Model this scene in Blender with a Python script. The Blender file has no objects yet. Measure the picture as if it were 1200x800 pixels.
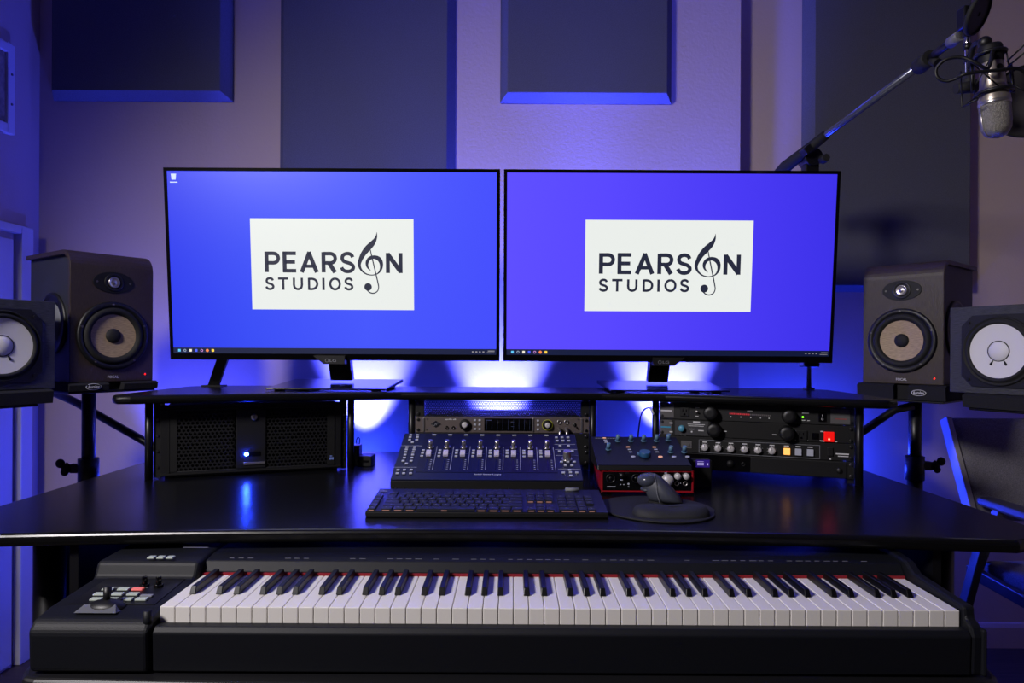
import bpy, bmesh, math, random
from mathutils import Matrix, Vector
random.seed(4)
C = bpy.context.scene.collection
R = math.radians
PI = math.pi
# ------------------------------------------------------------------ camera model
F = 800.0; HY = 410.0; CZ = 1.085; ROLL = R(0.3)
cr, sr = math.cos(ROLL), math.sin(ROLL)
CAM = Vector((0, 0, CZ))
def ray(px, py):
    a, b = (px-600)/F, -(py-HY)/F
    return Vector((a*cr-b*sr, 1.0, a*sr+b*cr))
def P(px, py, D):
    return CAM + ray(px, py)*D
def hit(M, px, py, axis=1, val=0.0):
    """local point of frame M where the sight line meets local plane axis=val"""
    I = M.inverted()
    o = I @ CAM; d = I.to_3x3() @ ray(px, py)
    t = (val-o[axis])/d[axis]
    return o + d*t
# ------------------------------------------------------------------ materials
def lin(c):
    return tuple(((v/255)/12.92 if v/255 <= .04045 else ((v/255+.055)/1.055)**2.4) for v in c)
MATS = {}
def mat(name, col, rough=.5, metal=0., emit=None, es=0., bump=0., bscale=200., spec=.5, var=0., coat=0., trans=0., aniso=None):
    if name in MATS: return MATS[name]
    m = bpy.data.materials.new(name); m.use_nodes = True
    nt = m.node_tree; b = nt.nodes['Principled BSDF']
    c = lin(col)
    b.inputs['Base Color'].default_value = (*c, 1)
    b.inputs['Roughness'].default_value = rough
    b.inputs['Metallic'].default_value = metal
    b.inputs['Specular IOR Level'].default_value = spec
    b.inputs['Coat Weight'].default_value = coat
    if trans: b.inputs['Transmission Weight'].default_value = trans
    if emit:
        b.inputs['Emission Color'].default_value = (*lin(emit), 1)
        b.inputs['Emission Strength'].default_value = es
    if bump or var:
        tc = nt.nodes.new('ShaderNodeTexCoord')
        n = nt.nodes.new('ShaderNodeTexNoise'); n.inputs['Scale'].default_value = bscale; n.inputs['Detail'].default_value = 3
        src = tc.outputs['Object']
        if aniso:
            mp = nt.nodes.new('ShaderNodeMapping'); mp.inputs['Scale'].default_value = aniso
            nt.links.new(src, mp.inputs['Vector']); src = mp.outputs['Vector']
        nt.links.new(src, n.inputs['Vector'])
        if bump:
            bp = nt.nodes.new('ShaderNodeBump'); bp.inputs['Strength'].default_value = bump; bp.inputs['Distance'].default_value = .002
            nt.links.new(n.outputs['Fac'], bp.inputs['Height']); nt.links.new(bp.outputs['Normal'], b.inputs['Normal'])
        if var:
            r = nt.nodes.new('ShaderNodeValToRGB')
            r.color_ramp.elements[0].position = .3; r.color_ramp.elements[1].position = .7
            r.color_ramp.elements[0].color = (*[v*(1-var) for v in c], 1)
            r.color_ramp.elements[1].color = (*[min(1, v*(1+var)) for v in c], 1)
            nt.links.new(n.outputs['Fac'], r.inputs['Fac']); nt.links.new(r.outputs['Color'], b.inputs['Base Color'])
    MATS[name] = m
    return m
WALLP = mat('wall_paint', (190, 170, 164), .8, bump=.28, bscale=110)
CEIL = mat('ceiling_paint', (205, 200, 196), .9, bump=.3, bscale=90)
FLOORM = mat('floor_wood', (62, 52, 48), .5, var=.35, bscale=6, aniso=(1, 12, 1))
TRIMW = mat('white_trim_paint', (212, 210, 214), .45)
FABRIC = mat('panel_fabric', (88, 88, 94), .95, bump=.3, bscale=420, var=.2, spec=.1)
DESKM = mat('desk_laminate', (13, 13, 14), .26, bump=.02, bscale=900, spec=.38)
EDGE = mat('desk_edge', (22, 22, 25), .42)
STEEL = mat('black_steel', (14, 14, 17), .38, spec=.5)
MATB = mat('matte_black', (10, 10, 12), .6, spec=.4)
PLAS = mat('black_plastic', (15, 15, 18), .45)
GLOSS = mat('gloss_black', (8, 8, 10), .12)
RUB = mat('rubber', (20, 20, 22), .75)
PIANO = mat('piano_case', (12, 14, 21), .55, bump=.12, bscale=700, spec=.32)
PIANO2 = mat('piano_panel', (13, 14, 17), .4)
IVORY = mat('ivory_key', (236, 232, 226), .35)
EBONY = mat('ebony_key', (7, 7, 9), .36)
RED = mat('red_felt', (140, 14, 30), .9)
SIL = mat('silver', (190, 186, 184), .28, metal=.9)
KSIL = mat('satin_silver', (205, 202, 204), .45, metal=.15)
CHROME = mat('chrome', (215, 215, 220), .12, metal=1)
SCREW = mat('screw_metal', (130, 128, 128), .3, metal=1)
GREYP = mat('grey_faceplate', (108, 98, 96), .42, metal=.35)
WHITEP = mat('white_print', (210, 210, 214), .6)
GREYPR = mat('grey_print', (120, 122, 130), .6)
CAPG = mat('button_grey', (186, 190, 206), .4)
CAPL = mat('button_pale', (176, 186, 176), .45)
PINK = mat('button_pink', (226, 120, 116), .45, emit=(226, 100, 90), es=.25)
NAVY = mat('navy_panel', (14, 19, 46), .42)
NAVYD = mat('navy_dark', (8, 9, 22), .4)
LILAC = mat('fader_lilac', (196, 190, 218), .4)
TEAL = mat('knob_blue', (84, 120, 148), .45)
PEACH = mat('lamp_peach', (250, 190, 150), .5, emit=(255, 180, 130), es=.35)
WOOD = mat('speaker_veneer', (54, 43, 36), .45, bump=.4, bscale=60, var=.3, aniso=(14, 14, 1))
WOODK = mat('black_veneer', (58, 59, 63), .5, bump=.8, bscale=60, var=.5, aniso=(1, 14, 14))
SIDEG = mat('speaker_side', (44, 46, 52), .55, bump=.2, bscale=300)
CONEW = mat('white_cone', (226, 224, 228), .55)
CONEF = mat('flax_cone', (168, 146, 118), .55, var=.25, bscale=90, aniso=(1, 1, 6))
FOAM = mat('foam', (40, 40, 44), .95, bump=.6, bscale=500, spec=.1)
CHAIRF = mat('chair_fabric', (112, 109, 116), .95, bump=.7, bscale=380, var=.35, spec=.1)
CHAIRM = mat('chair_frame', (150, 146, 146), .45)
GREEN = mat('green_led', (120, 220, 40), .4, emit=(120, 255, 30), es=3)
REDL = mat('red_led', (230, 30, 20), .4, emit=(255, 25, 15), es=4)
REDS = mat('red_switch', (190, 20, 16), .35, emit=(255, 14, 10), es=.65)
METER = mat('meter_red', (190, 60, 70), .4, emit=(230, 50, 60), es=.35)
METERO = mat('meter_off', (110, 104, 106), .4)
ORANGE = mat('orange_button', (250, 190, 110), .4, emit=(255, 176, 84), es=1.1)
BLED = mat('blue_led', (60, 90, 255), .4, emit=(30, 60, 255), es=800)
INTR = mat('red_case', (150, 18, 30), .35)
LOGOW = mat('logo_white', (30, 30, 32), .4, emit=(236, 240, 236), es=.98)
LOGOK = mat('logo_ink', (16, 16, 20), .4, emit=(38, 42, 62), es=.9)
OLED = mat('oled_purple', (40, 20, 90), .4, emit=(60, 36, 160), es=.35)
OLEDT = mat('oled_text', (180, 170, 225), .4, emit=(200, 190, 255), es=.4)
MOUSEM = mat('mouse_plastic', (64, 67, 78), .38)
GELM = mat('gel_rest', (32, 33, 38), .7, bump=.4, bscale=500)
KEYM = mat('keycap_black', (26, 27, 33), .45)
KLEG = mat('keycap_backlight', (150, 110, 100), .5, emit=(230, 165, 140), es=.22)
TBAR = mat('taskbar', (16, 26, 60), .5, emit=(14, 24, 62), es=.5)
CABLE = mat('cable_rubber', (12, 12, 14), .5)
LAMPB = mat('lamp_lens', (40, 70, 255), .4, emit=(30, 60, 255), es=20)
GRILLM = mat('vent_filter', (140, 128, 116), .9, var=.3, bscale=60)
WINDG = mat('mic_grille', (150, 146, 138), .4, metal=.7, bump=1.0, bscale=900, var=.4)
ICON = {}
def icon(c):
    k = 'icon_%d_%d_%d' % c
    return mat(k, c, .5, emit=c, es=.7)
# ------------------------------------------------------------------ mesh builder
class MB:
    def __init__(s): s.v = []; s.f = []; s.m = []; s.sm = []
    def add(s, vs, fs, M=None, mi=0, smooth=False):
        n = len(s.v)
        for p in vs:
            p = Vector(p)
            s.v.append(M @ p if M else p)
        for f in fs:
            s.f.append([n+i for i in f]); s.m.append(mi); s.sm.append(smooth)
        return s
    def box(s, x0, x1, y0, y1, z0, z1, M=None, mi=0):
        vs = [(x, y, z) for x in (x0, x1) for y in (y0, y1) for z in (z0, z1)]
        return s.add(vs, [(0, 1, 3, 2), (4, 6, 7, 5), (0, 4, 5, 1), (2, 3, 7, 6), (0, 2, 6, 4), (1, 5, 7, 3)], M, mi)
    def cyl(s, a, b, r0, r1=None, seg=20, mi=0, caps=True, smooth=True):
        a = Vector(a); b = Vector(b); r1 = r0 if r1 is None else r1
        d = (b-a).normalized(); u = d.orthogonal().normalized(); w = d.cross(u)
        vs = []
        for p, r in ((a, r0), (b, r1)):
            for i in range(seg):
                t = 2*PI*i/seg; vs.append(p+u*(r*math.cos(t))+w*(r*math.sin(t)))
        s.add(vs, [(i, (i+1) % seg, seg+(i+1) % seg, seg+i) for i in range(seg)], None, mi, smooth)
        if caps:
            s.add(vs[:seg], [list(range(seg))[::-1]], None, mi); s.add(vs[seg:], [list(range(seg))], None, mi)
        return s
    def lathe(s, prof, M=None, seg=40, mi=0, smooth=True):
        """prof list of (r, y): revolved around local Y (front is -y)"""
        vs = []; n = len(prof)
        for r, y in prof:
            for i in range(seg):
                t = 2*PI*i/seg; vs.append((r*math.cos(t), y, r*math.sin(t)))
        fs = []
        for k in range(n-1):
            for i in range(seg):
                j = (i+1) % seg
                fs.append((k*seg+i, k*seg+j, (k+1)*seg+j, (k+1)*seg+i))
        return s.add(vs, fs, M, mi, smooth)
    def prism(s, outline, a0, a1, axis='z', M=None, mi=0, smooth=False):
        n = len(outline)
        def mk(p, a):
            if axis == 'z': return (p[0], p[1], a)
            if axis == 'x': return (a, p[0], p[1])
            return (p[0], a, p[1])
        vs = [mk(p, a0) for p in outline]+[mk(p, a1) for p in outline]
        s.add(vs, [list(range(n)), list(range(2*n-1, n-1, -1))], M, mi)
        return s.add(vs, [(i, n+i, n+(i+1) % n, (i+1) % n) for i in range(n)], M, mi, smooth)
    def tube(s, pts, r, seg=10, mi=0, smooth=True, rs=None):
        pts = [Vector(p) for p in pts]; n = len(pts); vs = []; u = None
        for k, p in enumerate(pts):
            d = (pts[min(k+1, n-1)]-pts[max(k-1, 0)]).normalized()
            u = d.orthogonal().normalized() if u is None else (u-d*u.dot(d)).normalized()
            w = d.cross(u); rr = rs[k] if rs else r
            for i in range(seg):
                t = 2*PI*i/seg; vs.append(p+u*(rr*math.cos(t))+w*(rr*math.sin(t)))
        fs = [(k*seg+i, k*seg+(i+1) % seg, (k+1)*seg+(i+1) % seg, (k+1)*seg+i) for k in range(n-1) for i in range(seg)]
        s.add(vs, fs, None, mi, smooth)
        s.add(vs[:seg], [list(range(seg))[::-1]], None, mi); s.add(vs[-seg:], [list(range(seg))], None, mi)
        return s
    def sphere(s, c, r, sc=(1, 1, 1), seg=24, rings=14, mi=0, M=None):
        vs = []
        for k in range(rings+1):
            a = PI*k/rings
            for i in range(seg):
                t = 2*PI*i/seg
                vs.append((c[0]+r*sc[0]*math.sin(a)*math.cos(t), c[1]+r*sc[1]*math.sin(a)*math.sin(t), c[2]+r*sc[2]*math.cos(a)))
        fs = [(k*seg+i, (k+1)*seg+i, (k+1)*seg+(i+1) % seg, k*seg+(i+1) % seg) for k in range(rings) for i in range(seg)]
        return s.add(vs, fs, M, mi, True)
    def hexgrid(s, x0, x1, z0, z1, p, hr, y=0., t=.001, mi=0):
        """perforated sheet: hexagonal cells each with a hexagonal hole, front at y"""
        Rc = p/math.sqrt(3); dz = 1.5*Rc; row = 0; z = z0
        while z <= z1:
            x = x0+(p/2 if row % 2 else 0)
            while x <= x1:
                vs = []
                for rr in (Rc, hr):
                    for k in range(6):
                        a = R(30+60*k); vs.append((x+rr*math.cos(a), y, z+rr*math.sin(a)))
                for k in range(6):
                    a = R(30+60*k); vs.append((x+hr*math.cos(a), y+t, z+hr*math.sin(a)))
                fs = [(k, (k+1) % 6, 6+(k+1) % 6, 6+k) for k in range(6)]+[(6+k, 6+(k+1) % 6, 12+(k+1) % 6, 12+k) for k in range(6)]
                s.add(vs, fs, None, mi)
                x += p
            z += dz; row += 1
        return s
    def mesh(s, name, mats):
        me = bpy.data.meshes.new(name)
        me.from_pydata([tuple(p) for p in s.v], [], s.f)
        bm = bmesh.new(); bm.from_mesh(me)
        for f, mi, sm in zip(bm.faces, s.m, s.sm): f.material_index = mi; f.smooth = sm
        bmesh.ops.remove_doubles(bm, verts=bm.verts, dist=1e-6)
        bmesh.ops.recalc_face_normals(bm, faces=bm.faces)
        bm.to_mesh(me); bm.free()
        for m in (mats if isinstance(mats, (list, tuple)) else [mats]): me.materials.append(m)
        return me
def part(name, mb, m, parent=None, M=None, bev=0., label=None, seg=2, subd=0):
    me = mb.mesh(name, m) if isinstance(mb, MB) else mb
    o = bpy.data.objects.new(name, me); C.objects.link(o)
    if parent: o.parent = parent
    if M is not None: o.matrix_basis = M
    if bev:
        b = o.modifiers.new('bevel', 'BEVEL'); b.width = bev; b.segments = seg; b.limit_method = 'ANGLE'; b.angle_limit = R(35); b.harden_normals = False
    if subd:
        q = o.modifiers.new('subd', 'SUBSURF'); q.levels = subd; q.render_levels = subd
    if label: o['label'] = label
    return o
def thing(name, label, cat, loc=(0, 0, 0), rz=0., group=None):
    o = bpy.data.objects.new(name, None); C.objects.link(o)
    o.empty_display_size = .05
    o.location = loc; o.rotation_euler = (0, 0, rz)
    o['label'] = label; o['category'] = cat
    if group: o['group'] = group
    M = Matrix.Translation(Vector(loc)) @ Matrix.Rotation(rz, 4, 'Z')
    return o, M
def tag(o, label, cat, group=None):
    o['label'] = label; o['category'] = cat
    if group: o['group'] = group
    return o
def struct(name, mb, m, bev=0., parent=None):
    o = part(name, mb, m, parent, bev=bev)
    if not parent: o['kind'] = 'structure'
    return o
def dup(root, label, loc=None, rz=None, group=None):
    r = root.copy(); C.objects.link(r)
    if loc is not None: r.location = loc
    if rz is not None: r.rotation_euler = (0, 0, rz)
    r['label'] = label
    if group: r['group'] = group
    for ch in list(root.children):
        c = ch.copy(); C.objects.link(c); c.parent = r
        for g in list(ch.children):
            d = g.copy(); C.objects.link(d); d.parent = c
    return r
def T(x=0, y=0, z=0): return Matrix.Translation((x, y, z))
def RX(a): return Matrix.Rotation(a, 4, 'X')
def RY(a): return Matrix.Rotation(a, 4, 'Y')
def RZ(a): return Matrix.Rotation(a, 4, 'Z')
_txt = {}
def textdata(body, spacing=1.0, bold=0.):
    k = (body, spacing, bold)
    if k in _txt: return _txt[k]
    cu = bpy.data.curves.new('t', 'FONT'); cu.body = body; cu.size = 1; cu.space_character = spacing; cu.offset = bold
    cu.resolution_u = 6
    ob = bpy.data.objects.new('t', cu); C.objects.link(ob)
    bpy.context.view_layer.update()
    dg = bpy.context.evaluated_depsgraph_get()
    me = bpy.data.meshes.new_from_object(ob.evaluated_get(dg))
    vs = [v.co.copy() for v in me.vertices]; fs = [list(p.vertices) for p in me.polygons]
    bpy.data.objects.remove(ob); bpy.data.curves.remove(cu); bpy.data.meshes.remove(me)
    xs = [v.x for v in vs]; ys = [v.y for v in vs]
    _txt[k] = (vs, fs, min(xs), max(xs), min(ys), max(ys))
    return _txt[k]
def text(mb, body, x0, x1, z0, z1, y, spacing=1.0, bold=0., M=None, mi=0, flat=False):
    """fits the lettering into the rectangle x0..x1, z0..z1 on plane y (flat: on plane z=y)"""
    vs, fs, a, b, c, d = textdata(body, spacing, bold)
    out = []
    for v in vs:
        X = x0+(v.x-a)/(b-a)*(x1-x0); Z = z0+(v.y-c)/(d-c)*(z1-z0)
        out.append((X, Z, y) if flat else (X, y, Z))
    return mb.add(out, fs, M, mi)
def ribbon(mb, pts, y, mi=0, sub=8):
    """stroke of varying width in the xz plane: pts (x, z, width)"""
    n = len(pts); sm = []
    for i in range(n-1):
        p0, p1, p2, p3 = pts[max(i-1, 0)], pts[i], pts[i+1], pts[min(i+2, n-1)]
        for k in range(sub):
            t = k/sub
            sm.append(tuple(.5*((2*p1[j])+(-p0[j]+p2[j])*t+(2*p0[j]-5*p1[j]+4*p2[j]-p3[j])*t*t+(-p0[j]+3*p1[j]-3*p2[j]+p3[j])*t**3) for j in range(3)))
    sm.append(pts[-1]); vs = []
    for i, p in enumerate(sm):
        a = sm[max(i-1, 0)]; b = sm[min(i+1, len(sm)-1)]
        dx, dz = b[0]-a[0], b[1]-a[1]; L = math.hypot(dx, dz) or 1
        w = max(p[2], 1e-5)/2
        vs += [(p[0]-dz/L*w, y, p[1]+dx/L*w), (p[0]+dz/L*w, y, p[1]-dx/L*w)]
    return mb.add(vs, [(2*i, 2*i+1, 2*i+3, 2*i+2) for i in range(len(sm)-1)], None, mi)
def arc(cx, cy, r, a0, a1, n=8):
    return [(cx+r*math.cos(R(a0+(a1-a0)*i/n)), cy+r*math.sin(R(a0+(a1-a0)*i/n))) for i in range(n+1)]
def smoothpath(pts, sub=8):
    pts = [Vector(p) for p in pts]; n = len(pts); out = []
    for i in range(n-1):
        p0, p1, p2, p3 = pts[max(i-1, 0)], pts[i], pts[i+1], pts[min(i+2, n-1)]
        for k in range(sub):
            t = k/sub
            out.append(.5*((2*p1)+(-p0+p2)*t+(2*p0-5*p1+4*p2-p3)*t*t+(-p0+3*p1-3*p2+p3)*t**3))
    return out+[pts[-1]]
# ================================================================== SETTING
WX0, WX1, WY, WY2, JX, HZ = -1.70, 2.7, 2.45, 2.52, .815, 2.75
YB = -2.6
struct('floor', MB().box(WX0-.1, WX1+.1, YB, WY2+.1, -.05, 0), FLOORM)
struct('ceiling', MB().box(WX0-.1, WX1+.1, YB, WY2+.1, HZ, HZ+.05), CEIL)
struct('wall_back', MB().prism([(WX0, WY), (JX, WY), (JX, WY2), (WX1, WY2), (WX1, WY2+.1), (WX0, WY2+.1)], 0, HZ), WALLP)
struct('wall_left', MB().box(WX0-.1, WX0, YB, WY2+.1, 0, HZ), WALLP)
struct('wall_right', MB().box(WX1, WX1+.1, YB, WY2+.1, 0, HZ), WALLP)
struct('wall_front', MB().box(WX0-.1, WX1+.1, YB-.1, YB, 0, HZ), WALLP)
struct('baseboard_back', MB().prism([(WY2, 0), (WY2-.014, 0), (WY2-.014, .075), (WY2-.008, .088), (WY2, .09)], JX, WX1, 'x'), WALLP)
struct('baseboard_left', MB().prism([(WX0, 0), (WX0+.014, 0), (WX0+.014, .075), (WX0, .09)], 2.39, WY, 'y'), TRIMW)
# low white door in the left wall
DZ = 1.50
dr = struct('door_1', MB().box(WX0+.0005, WX0+.012, 1.60, 2.31, .012, DZ-.05), TRIMW, bev=.003)
struct('door_frame', MB().box(WX0+.0005, WX0+.028, 2.328, 2.385, 0, DZ).box(WX0+.0005, WX0+.028, 1.50, 2.328, DZ-.028, DZ), TRIMW, bev=.004, parent=dr)
struct('door_panel', MB().box(WX0+.012, WX0+.018, 1.68, 2.24, .2, DZ-.16), TRIMW, bev=.003, parent=dr)
struct('handle', MB().cyl((WX0+.012, 1.64, .8), (WX0+.05, 1.64, .8), .01).sphere((WX0+.055, 1.64, .8), .022), CHROME, parent=dr)
# framed air grille on the left wall
v, Mv = thing('wall_vent', 'white framed beige air vent high on the left wall above the low door', 'vent', (WX0+.001, 2.16, 1.80))
fz = .30
part('frame', MB().box(0, .016, -.15, -.118, 0, fz).box(0, .016, .115, .147, 0, fz).box(0, .016, -.118, .115, 0, .032).box(0, .016, -.118, .115, fz-.032, fz), TRIMW, v, bev=.003)
part('filter', MB().box(.0005, .006, -.118, .115, .032, fz-.032), GRILLM, v, label='beige mottled filter')
for k in (.0, 1.):
    part('screw', MB().cyl((.016, .131, .10+.1*k), (.018, .131, .10+.1*k), .004), SCREW, v)
# ================================================================== ACOUSTIC PANELS
def apanel(xa, xb, zb, zt, label, yw=WY, th=.055, ins=.026):
    o, M = thing('acoustic_panel', label, 'acoustic panel', ((xa+xb)/2, yw-.0015, zb), 0, 'fabric acoustic panels on the back wall')
    w = (xb-xa)/2; h = zt-zb
    vs = [(-w, 0, 0), (w, 0, 0), (w, 0, h), (-w, 0, h), (-w, -.006, 0), (w, -.006, 0), (w, -.006, h), (-w, -.006, h),
          (-w+ins, -th, ins*.75), (w-ins, -th, ins*.75), (w-ins, -th, h-ins), (-w+ins, -th, h-ins)]
    fs = [(0, 1, 2, 3), (8, 9, 10, 11)]
    for a, b in ((0, 4), (4, 8)):
        fs += [(a+i, a+(i+1) % 4, b+(i+1) % 4, b+i) for i in range(4)]
    part('fabric_cover', MB().add(vs, fs), FABRIC, o, bev=.002)
    part('mounting_rail', MB().box(-w+.05, w-.05, -.003, .001, h-.12, h-.1), STEEL, o)
apanel(-1.645, -1.003, 1.968, 2.66, 'dark grey fabric wall panel hanging nearest the left room corner')
apanel(-.833, -.207, 1.28, 2.66, 'tall grey fabric wall panel running down behind the left screen')
apanel(-.047, .565, 1.968, 2.66, 'short grey fabric wall panel above the gap and right screen')
apanel(1.063, 1.677, 1.305, 2.66, 'tall grey fabric wall panel behind the microphone boom and right wooden speaker', yw=WY2)
# ================================================================== DESK
DT = .752; SHT = .970; SHB = .948
DX0, DX1 = -1.08, 1.0
desk, Md = thing('desk', 'black studio desk with raised shelf, rack bays and pull-out tray', 'desk', (-.03, 1.7, 0))
def dl(x, y): return (x+.03, y-1.7)
front = []
for i in range(25):
    x = DX0+.10+(DX1-DX0-.20)*i/24; u = (x+.04)/.94
    front.append(dl(x, 1.262-.055*min(1, u*u)**1.0))
outl = [dl(DX0, 1.30)]+[dl(DX0+.02, 1.24)]+front+[dl(DX1-.02, 1.24), dl(DX1, 1.30), dl(DX1, 1.96), dl(DX1-.12, 2.235), dl(DX0+.12, 2.235), dl(DX0, 1.98)]
part('desktop', MB().prism(outl, DT-.024, DT), DESKM, desk, bev=.009, seg=4)
# riser shelf
so = [(-.985, 1.72), (-.982, 1.675), (-.962, 1.652), (-.925, 1.655), (-.46, 1.823), (-.30, 1.853), (.245, 1.853), (.41, 1.82), (.865, 1.643), (.905, 1.634), (.935, 1.65), (.945, 1.70), (.96, 2.06), (.90, 2.135), (-.93, 2.135), (-.985, 2.07)]
part('riser_shelf', MB().prism([dl(*p) for p in so], SHB, SHT), DESKM, desk, bev=.009, seg=4)
racks = {'left': ((-.683, 1.815), R(20)), 'centre': ((-.026, 1.89), 0.), 'right': ((.63, 1.785), R(-20))}
for k, (c, a) in racks.items():
    for s in (-1, 1):
        ex = .2505
        p = Vector((c[0]+s*ex*math.cos(a), c[1]+s*ex*math.sin(a), 0)); q = p+Vector((-math.sin(a), math.cos(a), 0))*.215
        for w in (p, q):
            l = dl(w.x, w.y)
            part('rack_post', MB().cyl((l[0], l[1], DT-.001), (l[0], l[1], SHB+.001), .0095), STEEL, desk)
for k, (c, a) in racks.items():
    for s in (-1, 1):
        m = MB(); M = T(*dl(*c)) @ RZ(a)
        xc = s*.2325
        m.box(xc-.0075, xc+.0075, .004, .007, DT+.003, SHB-.002, M)
        m.box(xc+s*.006-.001, xc+s*.006+.001, .004, .03, DT+.003, SHB-.002, M)
        part('rack_rail', m, MATB, desk)
for sx, x in ((-1, -.945), (1, .875)):
    l = dl(x, 1.40)
    part('leg', MB().cyl((l[0], l[1], .03), (l[0], l[1], DT-.024), .029, seg=28).box(l[0]-.02, l[0]+.02, l[1], l[1]+.62, .10, DT-.024), STEEL, desk)
    part('foot', MB().box(l[0]-.035, l[0]+.035, l[1]-.10, l[1]+.72, 0, .03), STEEL, desk, bev=.006)
part('crossbar', MB().box(-.90, .90, .42, .44, .25, DT-.05), MATB, desk)
TZ = .598
tr = [(-.735, 1.03), (-.72, 1.005)]+[(-.70+1.4*i/12, 1.0-.012*(1-((i-6)/6)**2)) for i in range(13)]+[(.72, 1.005), (.735, 1.03), (.775, 1.2), (.775, 1.42), (-.795, 1.42), (-.79, 1.2)]
part('keyboard_tray', MB().prism([dl(*p) for p in tr], TZ-.022, TZ), EDGE, desk, bev=.008, seg=3)
for x in (-.80, .78):
    l = dl(x, 1.25)
    part('tray_bracket', MB().box(l[0]-.008, l[0]+.008, l[1], l[1]+.2, TZ-.03, DT-.024).box(l[0]-.035, l[0]+.035, l[1], l[1]+.2, TZ-.03, TZ-.022), STEEL, desk)
# ================================================================== DIGITAL PIANO
PX0, PX1 = -.717, .706
KX0, KX1 = -.5365, .6865; KW = (KX1-KX0)/52; KZ = .6905; KF = 1.043; KB = 1.190
pn, Mp = thing('digital_piano', 'black 88-key stage piano on the pull-out tray under the desk edge', 'piano', (0, 1.02, TZ))
def pl(x, y, z): return (x, y-1.02, z-TZ)
def pbox(mb, x0, x1, y0, y1, z0, z1): return mb.box(x0, x1, y0-1.02, y1-1.02, z0-TZ, z1-TZ)
def pprof(mb, prof, x0, x1): return mb.prism([(y-1.02, z-TZ) for y, z in prof], x0, x1, 'x')
part('case', pbox(MB(), -.708, .70, 1.042, 1.36, TZ+.004, .662), PIANO, pn)
part('front_rail', pprof(MB(), [(1.020, TZ+.004), (1.018, .660), (1.024, .668), (1.041, .668), (1.041, TZ+.004)], -.5345, .688), PIANO, pn, bev=.002)
blk = [(1.014, TZ+.004), (1.012, .664), (1.024, .6775), (1.060, .6835), (1.170, .6905), (1.182, .716), (1.36, .720), (1.36, TZ+.004)]
part('control_block', pprof(MB(), blk, PX0, -.5385), PIANO, pn, bev=.007, seg=3)
part('control_panel', MB().add([pl(-.690, 1.066, .6850), pl(-.556, 1.066, .6850), pl(-.556, 1.168, .6915), pl(-.690, 1.168, .6915),
     pl(-.690, 1.066, .680), pl(-.556, 1.066, .680), pl(-.556, 1.168, .680), pl(-.690, 1.168, .680)],
     [(0, 1, 2, 3), (4, 7, 6, 5), (0, 4, 5, 1), (1, 5, 6, 2), (2, 6, 7, 3), (3, 7, 4, 0)]), PIANO2, pn)
part('end_cap', MB().cyl(pl(-.5455, 1.026, .660), pl(-.5455, 1.026, .6915), .0065, seg=16), PIANO, pn)
chk = [(1.020, TZ+.004), (1.018, .660), (1.024, .676), (1.036, .682), (1.038, .699), (1.10, .702), (1.17, .706), (1.195, .720), (1.24, .724), (1.36, .724), (1.36, TZ+.004)]
part('cheek', pprof(MB(), chk, .6885, PX1), PIANO, pn, bev=.004)
part('end_cap', MB().box(*[v for v in (.672-.001+.0, .672+.001)], 0, .001, 0, .001) if False else MB().box(.7025, .7095, -.006, .03, .004, .075), PIANO, pn, bev=.004)
fb = [(1.1925, .690), (1.1925, .696), (1.205, .7115), (1.235, .7155), (1.36, .7155), (1.36, .66), (1.1925, .66)]
part('fallboard', pprof(MB(), fb, -.5385, .6885), PIANO, pn, bev=.002)
m = MB()
for i in range(70):
    x = -.50+i*.0165
    if random.random() < .7: m.box(x, x+.008+.004*random.random(), 1.212-1.02, 1.2135-1.02, .7128-TZ, .7134-TZ)
text(m, 'DIGITAL PIANO', .50, .59, 1.222-1.02, 1.228-1.02, .7156-TZ, flat=True) if False else None
part('panel_print', m, GREYPR, pn)
part('felt_strip', pbox(MB(), KX0, KX1, 1.188, 1.1925, .680, .6945), RED, pn, label='red felt strip behind the keys')
wk = MB().box(-KW/2+.0005, KW/2-.0005, 0, KB-KF, -.027, 0).mesh('white_key', IVORY)
bk = MB()
bw, bl = .0052, .093
bk.add([(-bw, 0, 0), (bw, 0, 0), (bw, bl, 0), (-bw, bl, 0), (-bw*.78, .006, .0115), (bw*.78, .006, .0115), (bw*.78, bl, .0115), (-bw*.78, bl, .0115)],
       [(0, 1, 2, 3), (4, 5, 6, 7), (0, 1, 5, 4), (1, 2, 6, 5), (2, 3, 7, 6), (3, 0, 4, 7)])
bk = bk.mesh('black_key', EBONY)
names = 'ABCDEFG'
for i in range(52):
    part('white_key', wk, None, pn, T(*pl(KX0+KW*(i+.5), KF, KZ)), bev=.0012)
off = {'A': .08, 'C': -.08, 'D': .08, 'F': -.1, 'G': 0}
for i in range(51):
    n = names[i % 7]
    if n in off:
        part('black_key', bk, None, pn, T(*pl(KX0+KW*(i+1+off[n]*1.2), KB-.0955, KZ+.0004)), bev=.001)
def pbtn(px, py, w, d, m_, y=None, name='button', zc=None):
    Mz = T(0, 1.02, TZ) @ T(0, 1.066-1.02, .6850-TZ) @ RX(math.atan2(.0065, .102)) if zc is None else T(0, 1.02, zc)
    h = hit(Mz, px, py, 2, 0)
    Ml = Mp.inverted() @ Mz @ T(h.x, h.y, 0)
    return part(name, MB().box(-w/2, w/2, -d/2, d/2, 0, .0035), m_, pn, Ml, bev=.0014, label='pink lit button' if m_ is PINK else None)
for px, py in ((127, 691), (145, 691), (117, 697), (138, 697), (156, 697), (113, 703), (131, 703), (149, 703), (166, 703)):
    pbtn(px, py, .0185, .0098, CAPL)
pbtn(161.5, 691, .0185, .0098, PINK)
pbtn(172, 699, .02, .008, GREYPR, name='label_plate')
for px in (178, 189, 200):
    pbtn(px, 654, .0125, .012, CAPL, zc=.7195)
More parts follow.
